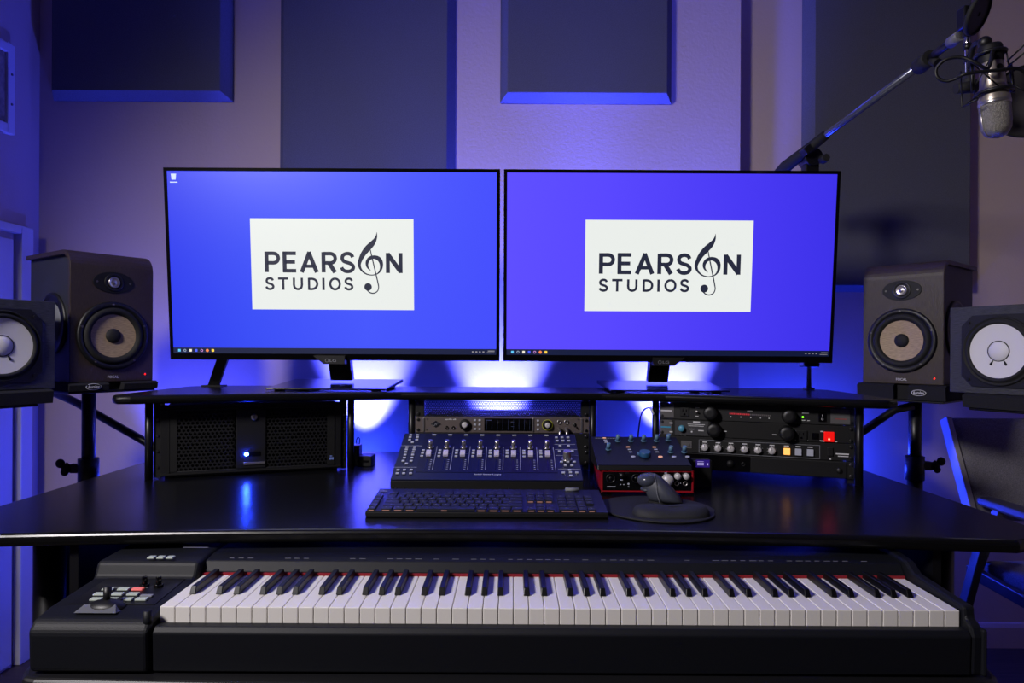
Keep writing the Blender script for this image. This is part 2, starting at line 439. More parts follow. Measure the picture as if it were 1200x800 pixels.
for px in (169.5, 186):
    Mz = T(0, 1.02, TZ) @ T(0, .046, .6850-TZ) @ RX(math.atan2(.0065, .102)); h = hit(Mz, px, 687, 2, 0)
    q = Mp.inverted() @ Mz @ h
    part('knob', MB().cyl(q, q+Vector((0, 0, .005)), .0075).cyl(q+Vector((0, 0, .005)), q+Vector((0, 0, .017)), .0045, .004), GLOSS, pn, bev=.0008)
q = Mp.inverted() @ P(123, 712, 1.055); q.z = .683-TZ
lv = part('pitch_lever', MB().sphere((q.x, q.y+.003, q.z), .030, (1, .62, .42), seg=28).cyl((q.x, q.y+.004, q.z+.006), (q.x, q.y+.007, q.z+.031), .0048, .0062, seg=14), PLAS, pn)
part('lever_plate', MB().add([(q.x-.036, q.y-.02, q.z), (q.x+.028, q.y-.02, q.z), (q.x+.02, q.y-.006, q.z+.008), (q.x-.028, q.y-.006, q.z+.008), (q.x-.036, q.y+.01, q.z-.004), (q.x+.028, q.y+.01, q.z-.004)],
     [(0, 1, 2, 3), (3, 2, 5, 4), (0, 3, 4), (1, 5, 2), (0, 4, 5, 1)]), mat('grey_plastic', (92, 94, 100), .4), pn)
m = MB()
text(m, 'Roland', -.590, -.555, 1.25-1.02, 1.256-1.02, .7205-TZ, flat=True) if False else m.box(-.60, -.555, 1.25-1.02, 1.2525-1.02, .7200-TZ, .7206-TZ)
m.box(-.665, -.64, 1.128-1.02, 1.1295-1.02, .6885-TZ, .6895-TZ).box(-.635, -.60, 1.128-1.02, 1.1295-1.02, .6885-TZ, .6895-TZ)
part('panel_print', m, GREYPR, pn)
# ================================================================== MONITORS
SWID, SHEI = .933, .534; TILT = R(5)
def screen_mat(name, stops, x0, x1):
    m = bpy.data.materials.new(name); m.use_nodes = True; nt = m.node_tree; b = nt.nodes['Principled BSDF']
    b.inputs['Base Color'].default_value = (.005, .005, .01, 1); b.inputs['Roughness'].default_value = .35
    tc = nt.nodes.new('ShaderNodeTexCoord'); sp = nt.nodes.new('ShaderNodeSeparateXYZ'); nt.links.new(tc.outputs['Object'], sp.inputs[0])
    mr = nt.nodes.new('ShaderNodeMapRange'); mr.inputs['From Min'].default_value = x0; mr.inputs['From Max'].default_value = x1
    nt.links.new(sp.outputs['X'], mr.inputs['Value'])
    cp = nt.nodes.new('ShaderNodeValToRGB'); nt.links.new(mr.outputs[0], cp.inputs['Fac'])
    e = cp.color_ramp.elements
    e[0].position = stops[0][0]; e[0].color = (*lin(stops[0][1]), 1)
    e[1].position = stops[-1][0]; e[1].color = (*lin(stops[-1][1]), 1)
    for p_, c_ in stops[1:-1]:
        q_ = e.new(p_); q_.color = (*lin(c_), 1)
    nt.links.new(cp.outputs['Color'], b.inputs['Emission Color']); b.inputs['Emission Strength'].default_value = 1.0
    return m
CLEF = [(914, 127, 1), (908, 165, 15), (885, 203, 34), (850, 240, 42), (817, 281, 36), (795, 325, 28), (787, 360, 22), (801, 396, 14), (835, 424, 9), (880, 432, 7), (920, 418, 9), (941, 385, 18), (942, 345, 26), (925, 316, 30), (892, 304, 25), (860, 314, 24), (843, 340, 22), (843, 368, 16), (855, 388, 9), (870, 403, 1)]
STEM = [(864, 243, 7), (885, 340, 8), (905, 430, 8), (918, 490, 8), (922, 520, 7), (912, 548, 7), (885, 562, 8), (858, 556, 8), (838, 538, 7)]
LETTERS = []
def st(w_, *ps): LETTERS.append((w_, False, ps))
def cv(w_, *ps): LETTERS.append((w_, True, ps))
def bowl(w_, x0, x1, ya, yb):
    r_ = (yb-ya)/2; xm = x1-r_
    cv(w_, (x0, ya), ((x0+xm)/2, ya), (xm, ya), *[(xm+r_*math.sin(PI*t/6), (ya+yb)/2-r_*math.cos(PI*t/6)) for t in range(1, 6)], (xm, yb), ((x0+xm)/2, yb), (x0, yb))
st(24, (132, 268), (132, 415)); bowl(22, 132, 215, 281, 348)
st(24, (259, 269), (259, 415)); st(22, (248, 280), (340, 280)); st(22, (259, 341), (333, 341)); st(22, (248, 404), (340, 404))
st(25, (379, 415), (436, 270)); st(25, (430, 270), (486, 415)); st(20, (396, 371), (470, 371))
st(24, (534, 270), (534, 415)); bowl(22, 534, 617, 281, 347); st(26, (572, 345), (615, 415))
def ess(w_, x0, x1, y0, y1):
    X = lambda t: x0+w_/2+(x1-x0-w_)*t; Y = lambda t: y0+w_/2+(y1-y0-w_)*t
    cv(w_, *[(X(a_), Y(b_)) for a_, b_ in ((.94, .20), (.84, .07), (.64, 0), (.40, 0), (.16, .08), (.07, .25), (.18, .41), (.46, .49), (.76, .56), (.95, .68), (.97, .82), (.82, .95), (.56, 1.0), (.30, .98), (.10, .89), (.0, .77))])
ess(22, 650, 757, 270, 418)
st(24, (989, 274), (989, 417)); st(24, (1079, 274), (1079, 417)); st(27, (987, 280), (1081, 411))
ess(14, 118, 183, 452, 542)
st(14, (210, 460), (282, 460)); st(14, (246, 454), (246, 541))
cv(14, (322, 454), (322, 480), (322, 505), (328, 525), (350, 535), (372, 525), (378, 505), (378, 480), (378, 454))
st(14, (429, 454), (429, 541)); bowl(14, 429, 487, 461, 534)
st(15, (531, 454), (531, 541))
cv(14, *[(613+34*math.sin(PI*t/8), 497-38*math.cos(PI*t/8)) for t in range(17)])
ess(14, 678, 743, 452, 542)
def monitor(xc, label, stops, cpx, neck, basex, grp):
    o, M = thing('monitor', label, 'monitor', (xc, 2.0, SHT), 0, grp)
    S = T(0, 1.915-2.0, 1.3195-SHT) @ RX(TILT)
    w, h = SWID/2, SHEI/2
    part('housing', MB().box(-w, w, .004, .022, -h, h).box(-w*.6, w*.6, .022, .05, -h*.7, h*.5), MATB, o, S, bev=.004)
    part('bezel', MB().box(-w, w, -.002, .004, h-.009, h).box(-w, w, -.002, .004, -h, -h+.018).box(-w, -w+.009, -.002, .004, -h+.018, h-.009).box(w-.009, w, -.002, .004, -h+.018, h-.009), GLOSS, o, S)
    sm = screen_mat('screen_glow', stops, -w, w)
    sc = part('screen', MB().box(-w+.009, w-.009, -.0005, .0035, -h+.018, h-.009), sm, o, S)
    G = M @ S
    a = hit(G, cpx[0], cpx[1]); b = hit(G, cpx[2], cpx[3])
    x0, x1, z1, z0 = a.x, b.x, a.z, b.z
    fx = lambda x: x0+(x-22)/1150*(x1-x0)
    fz = lambda y: z1-(y-34)/648*(z1-z0)
    k = (x1-x0)/1150
    part('wallpaper_card', MB().box(x0, x1, -.0010, -.0004, z0, z1), LOGOW, sc, label='white studio logo card on screen')
    m = MB()
    for w_, smooth_, ps in LETTERS:
        ribbon(m, [(fx(x), fz(y), w_*k*1.17) for x, y in ps], -.0013, sub=6 if smooth_ else 1)
    ribbon(m, [(fx(x), fz(y), q*k) for x, y, q in CLEF], -.0013); ribbon(m, [(fx(x), fz(y), q*k) for x, y, q in STEM], -.00135)
    m.prism([(fx(847)+27*k*math.cos(t*PI/12), fz(517)+27*k*math.sin(t*PI/12)) for t in range(24)], -.00135, -.0012, 'y')
    part('logo', m, LOGOK, sc, label='dark lettering with treble clef')
    tb = MB().box(-w+.009, w-.009, -.0011, -.0004, -h+.018, -h+.034)
    part('taskbar', tb, TBAR, sc)
    cols = [(90, 190, 240), (150, 170, 190), (225, 220, 200), (70, 90, 250), (200, 140, 210), (235, 130, 70), (245, 205, 70)]
    for i, c in enumerate(cols):
        x = -w+.026+i*.0158
        if i in (1, 4): mm = MB().lathe([(.0038, -.0014), (.0024, -.0014)], T(x, 0, -h+.026), 16)
        elif i == 5: mm = MB().lathe([(.0043, -.0014), (.0017, -.0015), (0, -.0015)], T(x, 0, -h+.026), 16)
        else: mm = MB().box(x-.0035, x+.0035, -.0015, -.0011, -h+.0225, -h+.0295)
        part('taskbar_icon', mm, icon(c), sc)
    m = MB()
    for i in range(4): m.box(w-.078+i*.010, w-.073+i*.010, -.0015, -.0011, -h+.0245, -h+.0275)
    m.box(w-.033, w-.014, -.0015, -.0011, -h+.0275, -h+.0295).box(w-.036, w-.014, -.0015, -.0011, -h+.0225, -h+.0245)
    part('clock_text', m, WHITEP, sc)
    if neck[2]:
        part('desktop_icon', MB().prism([(-w+.022, h-.033), (-w+.033, h-.033), (-w+.035, h-.017), (-w+.020, h-.017)], -.0015, -.0008, 'y').box(-w+.017, -w+.038, -.0015, -.0008, h-.041, h-.0385), icon((190, 205, 240)), sc)
    # stand
    n0, n1 = neck[0]-xc, neck[1]-xc
    part('stand_neck', MB().add([(n0, .02, .022), (n1, .02, .022), (n1, .05, .026), (n0, .05, .026), (n0, -.045, .16), (n1, -.045, .16), (n1, -.02, .18), (n0, -.02, .18), (n0, -.055, .31), (n1, -.055, .31), (n1, -.02, .31), (n0, -.02, .31)],
         [(0, 1, 2, 3), (0, 1, 5, 4), (1, 2, 6, 5), (2, 3, 7, 6), (3, 0, 4, 7), (4, 5, 9, 8), (5, 6, 10, 9), (6, 7, 11, 10), (7, 4, 8, 11), (8, 9, 10, 11)]), GLOSS, o, bev=.003)
    c = (n0+n1)/2; s = -1 if neck[2] else 1
    part('logo_badge', MB().prism([(c-.055, .096), (c+.034, .096), (c+.034, .073), (c-.026, .073)] if s < 0 else [(c-.034, .096), (c+.055, .096), (c+.026, .073), (c-.034, .073)], -.078, -.055, 'y'), MATB, o)
    m = MB(); text(m, 'LG', c-.008, c+.010, .079, .0865, -.0785, bold=.01)
    m.lathe([(.0052, -.0785), (.004, -.0785)], T(c-.016, 0, .083), 20)
    part('logo_letters', m, GREYPR, o)
    b0, b1 = basex[0]-xc, basex[1]-xc
    m = MB().add([(b0, -.15, .004), (b1, -.15, .004), (b1+.004, .12, .012), (b0-.004, .12, .012), (b0, -.15, .0085), (b1, -.15, .0085), (b1+.004, .12, .0225), (b0-.004, .12, .0225)],
         [(0, 1, 2, 3), (4, 5, 6, 7), (0, 1, 5, 4), (1, 2, 6, 5), (2, 3, 7, 6), (3, 0, 4, 7)])
    part('stand_base', m, GLOSS, o, bev=.0015)
    for x in (b0+.03, b1-.03):
        part('foot', MB().box(x-.012, x+.012, -.13, -.11, .0003, .006), RUB, o)
        part('foot', MB().box(x-.012, x+.012, .09, .11, .0003, .012), RUB, o)
    return o
monitor(-.502, 'wide black monitor with blue screen and small desktop icon, above the computer', [(0, (40, 58, 238)), (.25, (52, 74, 246)), (.6, (66, 84, 252)), (1, (66, 76, 252))], (293, 255.7, 485.3, 363.3), (-.5375, -.4725, True), (-.668, -.342), 'pair of blue lit monitors')
monitor(.4417, 'wide black monitor with violet-blue screen, beside the microphone boom', [(0, (92, 76, 255)), (.3, (88, 70, 255)), (.7, (72, 56, 244)), (1, (60, 48, 232))], (686.3, 257.5, 879.3, 365.3), (.4025, .4625, False), (.268, .592), 'pair of blue lit monitors')
# ================================================================== WOOD-FRONT SPEAKERS
def focal(loc, rz, label, side):
    o, M = thing('studio_speaker', label, 'speaker', loc, rz, 'tall veneer-front studio speakers')
    W, H, Dp = .2125/2, .346, .275
    r = .045
    # shell: profile in (y, z): front + rounded top-front corner + top
    prof = [(Dp, H), (Dp, 0), (0, 0)]+[(r-r*math.cos(t*PI/2/8), H-r+r*math.sin(t*PI/2/8)-.0) for t in range(9)]
    part('cabinet', MB().prism([(y+.01, z) for y, z in prof[:2]]+[(.012, .0)]+[(r-(r-.012)*math.cos(t*PI/16), H-r+(r-.012)*math.sin(t*PI/16)) for t in range(9)]+[(Dp+.01, H-.012)] if False else
         [(.010, .0), (Dp, 0), (Dp, H-.010), (r, H-.010)]+[(r-(r-.010)*math.sin(t*PI/16), H-r+(r-.010)*math.cos(t*PI/16)) for t in range(1, 9)], -W+.012, W-.012, 'x'), SIDEG, o)
    out = [(r-r*math.sin(t*PI/16), H-r+r*math.cos(t*PI/16)) for t in range(9)]
    inn = [(r-(r-.012)*math.sin(t*PI/16), H-r+(r-.012)*math.cos(t*PI/16)) for t in range(9)]
    sh = [(Dp, H)]+out+[(0, 0), (.012, 0)]+inn[::-1]+[(Dp, H-.012)]
    n = len(sh)
    m = MB(); vs = [(x, y, z) for x in (-W, W) for y, z in sh]
    m.add(vs, [(i, n+i, n+(i+1) % n, (i+1) % n) for i in range(n)])
    for b in (0, n):   # side rims as strips between outer and inner outline
        oi = list(range(0, 11)); ii = [n-1]+list(range(n-2, 10, -1))
        for k in range(10): m.add([vs[b+oi[k]], vs[b+oi[k+1]], vs[b+ii[k+1]], vs[b+ii[k]]], [(0, 1, 2, 3)])
    part('front_shell', m, WOOD, o, bev=.0015)
    # tweeter
    tz = .266
    el = [(.052*math.cos(t*PI/20), .0285*math.sin(t*PI/20)) for t in range(40)]
    tw = part('tweeter', MB().prism([(x, tz+z) for x, z in el], -.002, .004, 'y'), MATB, o, bev=.001)
    part('tweeter_dome', MB().lathe([(.0245, -.003), (.0225, -.0045), (.0195, -.0045), (.0165, -.001), (.0145, -.001)], T(0, 0, tz), 32), PLAS, tw)
    part('dome', MB().lathe([(.0142, -.001), (.0142, -.006), (.0125, -.006), (.0092, -.0035), (.0045, -.005), (0, -.0075)], T(0, 0, tz), 32), SIL, tw, label='silver inverted dome')
    for s in (-1, 1): part('screw', MB().cyl((s*.042, -.001, tz), (s*.042, -.003, tz), .0028), SCREW, tw)
    # woofer
    wz = .123
    wf = part('woofer', MB().lathe([(.0915, 0), (.0915, -.004), (.088, -.007), (.079, -.0075), (.077, -.004), (.074, -.004)], T(0, 0, wz), 56), PLAS, o)
    part('surround', MB().lathe([(.0765, -.0035), (.073, -.0095), (.067, -.0115), (.062, -.0095), (.0585, -.005), (.0565, -.0025)], T(0, 0, wz), 56), RUB, wf)
    part('cone', MB().lathe([(.0575, -.0035), (.038, -.0016), (.019, -.0006)], T(0, 0, wz), 56), CONEF, wf, label='flax coloured cone')
    part('dust_cap', MB().lathe([(.0195, -.0006), (.018, -.0045), (.012, -.0075), (.006, -.009), (0, -.0092)], T(0, 0, wz), 40), RUB, wf)
    for k in range(5):
        a = R(72*k+20)
        part('screw', MB().cyl((.0835*math.cos(a), -.0065, wz+.0835*math.sin(a)), (.0835*math.cos(a), -.0085, wz+.0835*math.sin(a)), .0028), SCREW, wf)
    for s in (-1, 1):
        pr = part('side_radiator', MB().lathe([(.083, -.0), (.083, -.005), (.074, -.007), (.071, -.002), (.062, -.006), (.056, -.001), (.03, .0), (0, -.002)], T(s*(W-.012), .13, .155) @ RZ(s*PI/2), 48), PLAS, o)
        part('radiator_disc', MB().lathe([(.055, -.002), (.05, -.006), (.02, -.009), (0, -.010)], T(s*(W-.012), .13, .155) @ RZ(s*PI/2), 48), mat('radiator_face', (120, 122, 130), .35), pr)
    m = MB(); text(m, 'FOCAL', -.014, .014, .0095, .0165, -.0008, 1.05, .012)
    part('logo', m, WHITEP, o)
    part('power_led', MB().cyl((W-.022, -.0002, .018), (W-.022, -.0015, .018), .0018, seg=12), REDL, o)
    return o
focal((-1.073, 1.837, .9945), R(55), 'tall wood-front speaker left of the screens, dark grey side toward the door', -1)
focal((1.110, 1.945, .9945), R(-50), 'tall wood-front speaker with flax cone right of the screens, under the microphone', 1)
# ================================================================== WHITE-CONE SPEAKERS
def ns(loc, rz, label, s):
    o, M = thing('studio_speaker', label, 'speaker', loc, rz, 'white-cone speakers laid on their sides')
    W, H, Dp = .191, .215, .199
    part('cabinet', MB().box(-W, W, 0, Dp, 0, H), WOODK, o, bev=.002)
    cx = -s*.072; cz = .1045; q = .0885; c = .026
    oc = [(cx-q+c, cz-q), (cx+q-c, cz-q), (cx+q, cz-q+c), (cx+q, cz+q-c), (cx+q-c, cz+q), (cx-q+c, cz+q), (cx-q, cz+q-c), (cx-q, cz-q+c)]
    wf = part('woofer', MB().prism(oc, -.003, .001, 'y'), PLAS, o, bev=.001)
    part('surround', MB().lathe([(.0845, -.003), (.0835, -.0075), (.0805, -.0085), (.079, -.004), (.0765, -.004), (.0738, -.0105), (.069, -.012), (.0655, -.007), (.064, -.002)], T(cx, 0, cz), 64), RUB, wf)
    part('cone', MB().lathe([(.066, -.0065), (.045, -.0045), (.024, -.0036)], T(cx, 0, cz), 64), CONEW, wf, label='white paper cone')
    part('dust_cap', MB().lathe([(.0235, -.0036), (.020, -.006), (.013, -.0085), (.006, -.0096), (0, -.010)], T(cx, 0, cz), 40), CONEW, wf)
    m = MB().lathe([(.0254, -.0034), (.0248, -.0050), (.0234, -.0052)], T(cx, 0, cz), 48)
    for a in (-118, -62):
        A = R(a)
        for k in range(5):
            r0 = .027+k*.0022
            m.sphere((cx+r0*math.cos(A), -.0042, cz+r0*math.sin(A)), .0014+.0004*k, seg=10, rings=6)
    part('glue_mark', m, MATB, wf)
    for a, b in ((-1, -1), (1, -1), (-1, 1), (1, 1)):
        x, z = cx+a*(q-.018), cz+b*(q-.018)
        part('screw', MB().cyl((x, -.003, z), (x, -.006, z), .004, seg=16), STEEL, wf)
    tx = s*.115
    part('tweeter', MB().lathe([(.052, 0), (.052, -.004), (.03, -.005), (.018, -.002), (.012, -.006), (0, -.008)], T(tx, 0, .14), 40), PLAS, o)
    return o
ns((-1.227, 1.531, .984), R(62), 'black box speaker with a white cone at the left frame edge', -1)
ns((1.203, 1.577, .984), R(-65), 'black box speaker with a white cone at the right frame edge, above the chair', 1)
# pads + stands
def pad(loc, rz, w, d, label, z0, z1, logo=True, notch=True, lx=.05):
    o, M = thing('isolation_pad', label, 'speaker pad', (loc[0], loc[1], z0), rz, 'foam pads under the speakers')
    h = z1-z0
    pr = [(-.012, 0), (-.016, h-.006), (-.004, h-.0008), (d, h-.0008), (d, 0)]
    m = MB()
    for a, b in (((-w/2, -.016), (.022, w/2)) if notch else ((-w/2, w/2),)):
        m.prism(pr, a, b, 'x')
    if notch: m.prism([(.012, 0), (.012, h-.0008), (d, h-.0008), (d, 0)], -.016, .022, 'x')
    part('foam_wedge', m, FOAM, o)
    if logo:
        e = MB(); Mo = T(lx, -.0155, h*.48)
        ep = [(.019*math.cos(t*PI/16), .0085*math.sin(t*PI/16)) for t in range(32)]
        e.prism(ep, 0, .003, 'y', Mo)
        part('badge', e, WHITEP, o)
        e = MB(); e.prism([(x*.9, z*.86) for x, z in ep], -.0006, .002, 'y', Mo); 
        part('badge_face', e, MATB, o)
        e = MB(); text(e, 'Auralex', -.0145, .0145, -.004, .0045, -.0009, bold=.02, M=Mo)
        part('badge_letters', e, WHITEP, o)
    return o
def bk_(loc, rz, d): return (loc[0]-math.sin(rz)*d, loc[1]+math.cos(rz)*d)
def stand(loc, rz, w, d, ztop, label, brace=None, off=.14, poleoff=(0, 0), knob=1):
    cx, cy = bk_(loc, rz, off); cx += poleoff[0]; cy += poleoff[1]
    o, M = thing('speaker_stand', label, 'speaker stand', (cx, cy, 0), 0, 'pole stands carrying the speakers')
    Mt = T(loc[0]-cx, loc[1]-cy, 0) @ RZ(rz)
    part('top_plate', MB().box(-w/2, w/2, -.006, d, ztop-.007, ztop-.0006, Mt), STEEL, o, bev=.002)
    part('pole', MB().cyl((0, 0, .70), (0, 0, ztop-.008), .0175, seg=24), STEEL, o)
    part('lower_pole', MB().cyl((0, 0, .03), (0, 0, .73), .0215, seg=24), STEEL, o)
    cl = part('collar', MB().cyl((0, 0, .705), (0, 0, .775), .0265, seg=24).box(-.01, .045*knob if knob > 0 else .01, -.012, .004, .735, .76) if knob > 0 else MB().cyl((0, 0, .705), (0, 0, .775), .0265, seg=24).box(-.045, .01, -.012, .004, .735, .76), PLAS, o)
    part('wing_knob', MB().cyl((knob*.045, -.004, .742), (knob*.062, -.012, .756), .009, .012, seg=14).sphere((knob*.07, -.014, .762), .013, (1, .6, 1), 14, 8).sphere((knob*.058, -.014, .738), .011, (1, .6, 1), 14, 8), RUB, cl)
    for k in range(3):
        a = R(90+120*k+30)
        part('leg', MB().tube([(0, 0, .22), (.15*math.cos(a), .15*math.sin(a), .09), (.19*math.cos(a), .19*math.sin(a), .012)], .011), STEEL, o)
    if brace:
        part('brace', MB().tube([Vector(p)-Vector((cx, cy, 0)) for p in brace], .0115, seg=14), STEEL, o)
    return o
def slab(loc, rz, z): return (loc[0], loc[1])
LF, RF, LN, RN = (-1.073, 1.837), (1.110, 1.945), (-1.227, 1.531), (1.203, 1.577)
pad(LF, R(55), .226, .25, 'dark foam pad with oval badge under the tall left speaker', .973, .9945, lx=-.055)
pad(RF, R(-50), .232, .25, 'grey foam pad with oval badge under the tall right speaker', .951, .9945)
pad(LN, R(62), .36, .18, 'dark foam pad under the white-cone speaker at the left edge', .949, .984, False, False)
pad(RN, R(-65), .30, .18, 'grey foam pad under the white-cone speaker at the right edge', .949, .984, False, False)
stand(LF, R(55), .22, .25, .973, 'black pole stand with clamp beneath the tall left speaker', [(-1.39, 2.06, .953), (-1.30, 2.03, .925), (-1.06, 1.985, .81), (-.985, 1.985, .7655)], knob=-1)
stand(RF, R(-50), .22, .25, .951, 'black pole stand with wing knob beneath the tall right speaker', [(1.17, 1.99, .929), (1.12, 2.0, .915), (1.04, 2.02, .85), (.90, 2.03, .7655)], poleoff=(-.015, .0), off=.14)
stand(LN, R(62), .30, .18, .949, 'black stand under the white-cone speaker at the left edge, only its plate showing', off=.10)
stand(RN, R(-65), .28, .18, .949, 'black stand under the white-cone speaker at the right edge, only its plate showing', off=.10)
# ================================================================== RACK COMPUTER
U = .04445; RZ0 = .757
(cx, cy), a = racks['left']
o, M = thing('rack_computer', 'black rack computer with honeycomb grilles and blue light, in the left desk bay', 'computer', (cx, cy, DT+.0005), a)
z0 = RZ0-DT; H = .182
part('chassis', MB().box(-.215, .215, .006, .19, 0, z0+H-.004), MATB, o)
part('faceplate', MB().box(-.224, -.205, -.004, .003, z0, z0+H).box(.205, .224, -.004, .003, z0, z0+H).box(-.205, .205, -.004, .003, z0+H-.014, z0+H).box(-.205, .205, -.004, .003, z0, z0+.012).box(-.045, .028, -.006, .003, z0+.012, z0+H-.014), PLAS, o, bev=.001)
for xa, xb in ((-.186, -.05), (.032, .185)):
    part('grille', MB().hexgrid(xa, xb, z0+.016, z0+H-.02, .0105, .0042, -.0035, .004), PLAS, o)
part('door_frame', MB().box(-.224, .224, -.008, -.004, z0+H-.012, z0+H-.008).box(-.224, .224, -.008, -.004, z0+.004, z0+.008).box(-.2055, -.2035, -.007, -.003, z0+.01, z0+H-.012).box(.2035, .2055, -.007, -.003, z0+.01, z0+H-.012).box(-.205, -.186, -.0055, -.003, z0+.012, z0+H-.014).box(.186, .205, -.0055, -.003, z0+.012, z0+H-.014), MATB, o)
q = hit(M, 298, 488)
lk = part('lock', MB().lathe([(.0085, -.006), (.0085, -.011), (.006, -.012), (0, -.012)], T(q.x, 0, q.z), 20), SIL, o)
part('key_slot', MB().box(q.x-.001, q.x+.001, -.0125, -.0115, q.z-.004, q.z+.004), MATB, lk)
q = hit(M, 289, 531.5)
part('power_button', MB().box(q.x-.003, q.x+.035, -.008, -.005, q.z-.006, q.z+.006), GLOSS, o, bev=.002)
part('power_led', MB().lathe([(.0045, -.008), (.004, -.0105), (0, -.011)], T(q.x, 0, q.z), 16), BLED, o, label='glowing blue power light')
q = hit(M, 299, 542.3)
mm = MB(); text(mm, 'IN WIN', 0, 1, 0, 1, 0) if False else None
part('name_strip', MB().box(q.x-.028, q.x+.025, -.009, -.006, q.z-.003, q.z+.004), SIL, o, bev=.0008)
q = hit(M, 388.5, 535)
part('badge', MB().box(q.x-.006, q.x+.006, -.006, -.0045, q.z-.007, q.z-.0005).box(q.x-.005, q.x+.001, -.006, -.0045, q.z+.002, q.z+.0045), mat('badge_blue', (110, 130, 200), .4), o)
for z in (.03, .07, .11, .15):
    for s in (-1, 1): part('screw', MB().cyl((s*.232, .0036, z), (s*.232, .001, z), .0032, seg=12), SCREW if z in (.11, .15) else MATB, o)
# ================================================================== CENTRE RACK
(cx, cy), a = racks['centre']
def unit(name, label, cat, ck, n, u0, depth, mfp, body=True):
    (cx, cy), a = racks[ck]
    zt = .9445-u0*U; zb = zt-n*U
    o, M = thing(name, label, cat, (cx, cy, zb), a)
    h = n*U
    if body: part('chassis', MB().box(-.216, .216, .004, depth, .001, h-.0012), MATB, o)
    if mfp: part('faceplate', MB().box(-.2405, .2405, -.003, .0035, .0006, h-.0006), mfp, o, bev=.0008)
    return o, M, h
def screws(o, h, n=1, x=.232, m_=None):
    for s in (-1, 1):
        for k in range(n):
            for z in (k*U+.008, (k+1)*U-.008):
                part('screw', MB().lathe([(.0042, -.003), (.004, -.0058), (.0016, -.006), (0, -.0052)], T(s*x, 0, z), 14), m_ or STEEL, o)
o, M, h = unit('vent_panel', 'perforated black rack vent panel with blue glow shining through, above the silver unit', 'rack panel', 'centre', 1, 0, 0, None, body=False)
part('mesh_sheet', MB().hexgrid(-.219, .2185, .003, h-.002, .0062, .0025, -.001, .001), STEEL, o)
part('frame', MB().box(-.2405, -.217, -.003, .0035, .0006, h-.0006).box(.217, .2405, -.003, .0035, .0006, h-.0006).box(-.217, .217, -.003, .0035, .0006, .003).box(-.217, .217, -.003, .0035, h-.003, h-.0006), MATB, o)
screws(o, h)
o, M, h = unit('audio_interface', 'grey metal rack audio interface with diamond logo, behind the fader controller', 'audio interface', 'centre', 1, 1, .24, GREYP)
def at(px, py, val=0.): return hit(M, px, py, 1, val)
# coordinates measured on the front
def ap(cx5, cy5): return at(460+cx5/5, 450+cy5/5)
screws(o, h)
for x in (184, 1108):
    q = ap(x, 232); part('side_trim', MB().box(q.x-.0025, q.x+.0025, -.006, -.003, .004, h-.004), SIL, o, bev=.001)
q = ap(255, 233)
part('logo', MB().prism([(q.x-.0145, q.z), (q.x, q.z-.0095), (q.x+.0145, q.z), (q.x, q.z+.0095)], -.0042, -.003, 'y'), NAVYD, o)
m = MB(); ribbon(m, [(q.x-.010, q.z, .0012), (q.x-.004, q.z-.004, .0014), (q.x-.001, q.z+.003, .0012), (q.x+.001, q.z-.003, .0012), (q.x+.004, q.z+.004, .0014), (q.x+.010, q.z, .0012)], -.0045)
part('logo_lines', m, GREYPR, o)
m = MB(); q = ap(340, 207); text(m, 'apollo x8', q.x-.015, q.x+.015, q.z-.002, q.z+.003, -.0034, bold=.02); part('model_letters', m, WHITEP, o)
for x in (319, 357):
    q = ap(x, 254); part('jack', MB().lathe([(.0048, -.003), (.0045, -.006), (.0028, -.006), (.0026, -.001), (0, -.001)], T(q.x, 0, q.z), 18), GLOSS, o)
def bigknob(o, q, r, mcap, d=.016, base=MATB):
    k = part('knob', MB().lathe([(r, -.003), (r*.97, -.003-d*.5), (r*.72, -.003-d*.6), (r*.7, -.003-d*.6)], T(q.x, 0, q.z), 30), base, o)
    part('knob_cap', MB().lathe([(r*.55, -.003-d*.55), (r*.5, -.003-d), (r*.3, -.0035-d), (0, -.0035-d)], T(q.x, 0, q.z), 26), mcap, k)
q = ap(425, 236); bigknob(o, q, .0152, KSIL)
q = ap(907, 238); bigknob(o, q, .0132, KSIL)
part('knob_ring', MB().lathe([(.0148, -.0034), (.0148, -.0046), (.0136, -.0046), (.0136, -.0034)], T(q.x, 0, q.z), 36), mat('ring_yellow', (170, 170, 50), .4, emit=(180, 180, 30), es=.15), o, label='yellow-green ring around the knob')
for x, ys in ((483, (210, 236, 262)), (511, (210, 236, 262)), (852, (213, 238, 264))):
    for y in ys:
        q = ap(x, y); part('button', MB().box(q.x-.0032, q.x+.0032, -.0055, -.003, q.z-.0026, q.z+.0026), CAPG, o, bev=.0008)
q0 = ap(538, 272); q1 = ap(816, 201)
part('display', MB().box(q0.x, q1.x, -.0042, -.003, q0.z, q1.z), GLOSS, o)
m = MB()
for i in range(9):
    x = q0.x+.006+(q1.x-q0.x-.012)*i/8; m.box(x, x+.0005, -.0046, -.0042, q0.z+.003, q1.z-.003)
m.box(q0.x+.074, q0.x+.082, -.0046, -.0042, q0.z+.012, q0.z+.0128).box(q0.x+.074, q0.x+.082, -.0046, -.0042, q0.z+.024, q0.z+.0248).box(q0.x+.004, q0.x+.02, -.0046, -.0042, q1.z-.006, q1.z-.004)
part('display_lines', m, mat('display_blue', (70, 80, 120), .4), o)
for px, py in ((818, 236), (189, 233)):
    pass
q = ap(823, 236); part('display_edge', MB().box(q.x-.002, q.x+.002, -.006, -.003, q0.z-.002, q1.z+.002), SIL, o, bev=.001)
for x, y in ((976, 221), (1018, 221)):
    q = ap(x, y); part('jack', MB().lathe([(.0068, -.003), (.0062, -.006), (.0035, -.006), (.003, -.002), (0, -.002)], T(q.x, 0, q.z), 20), SIL, o)
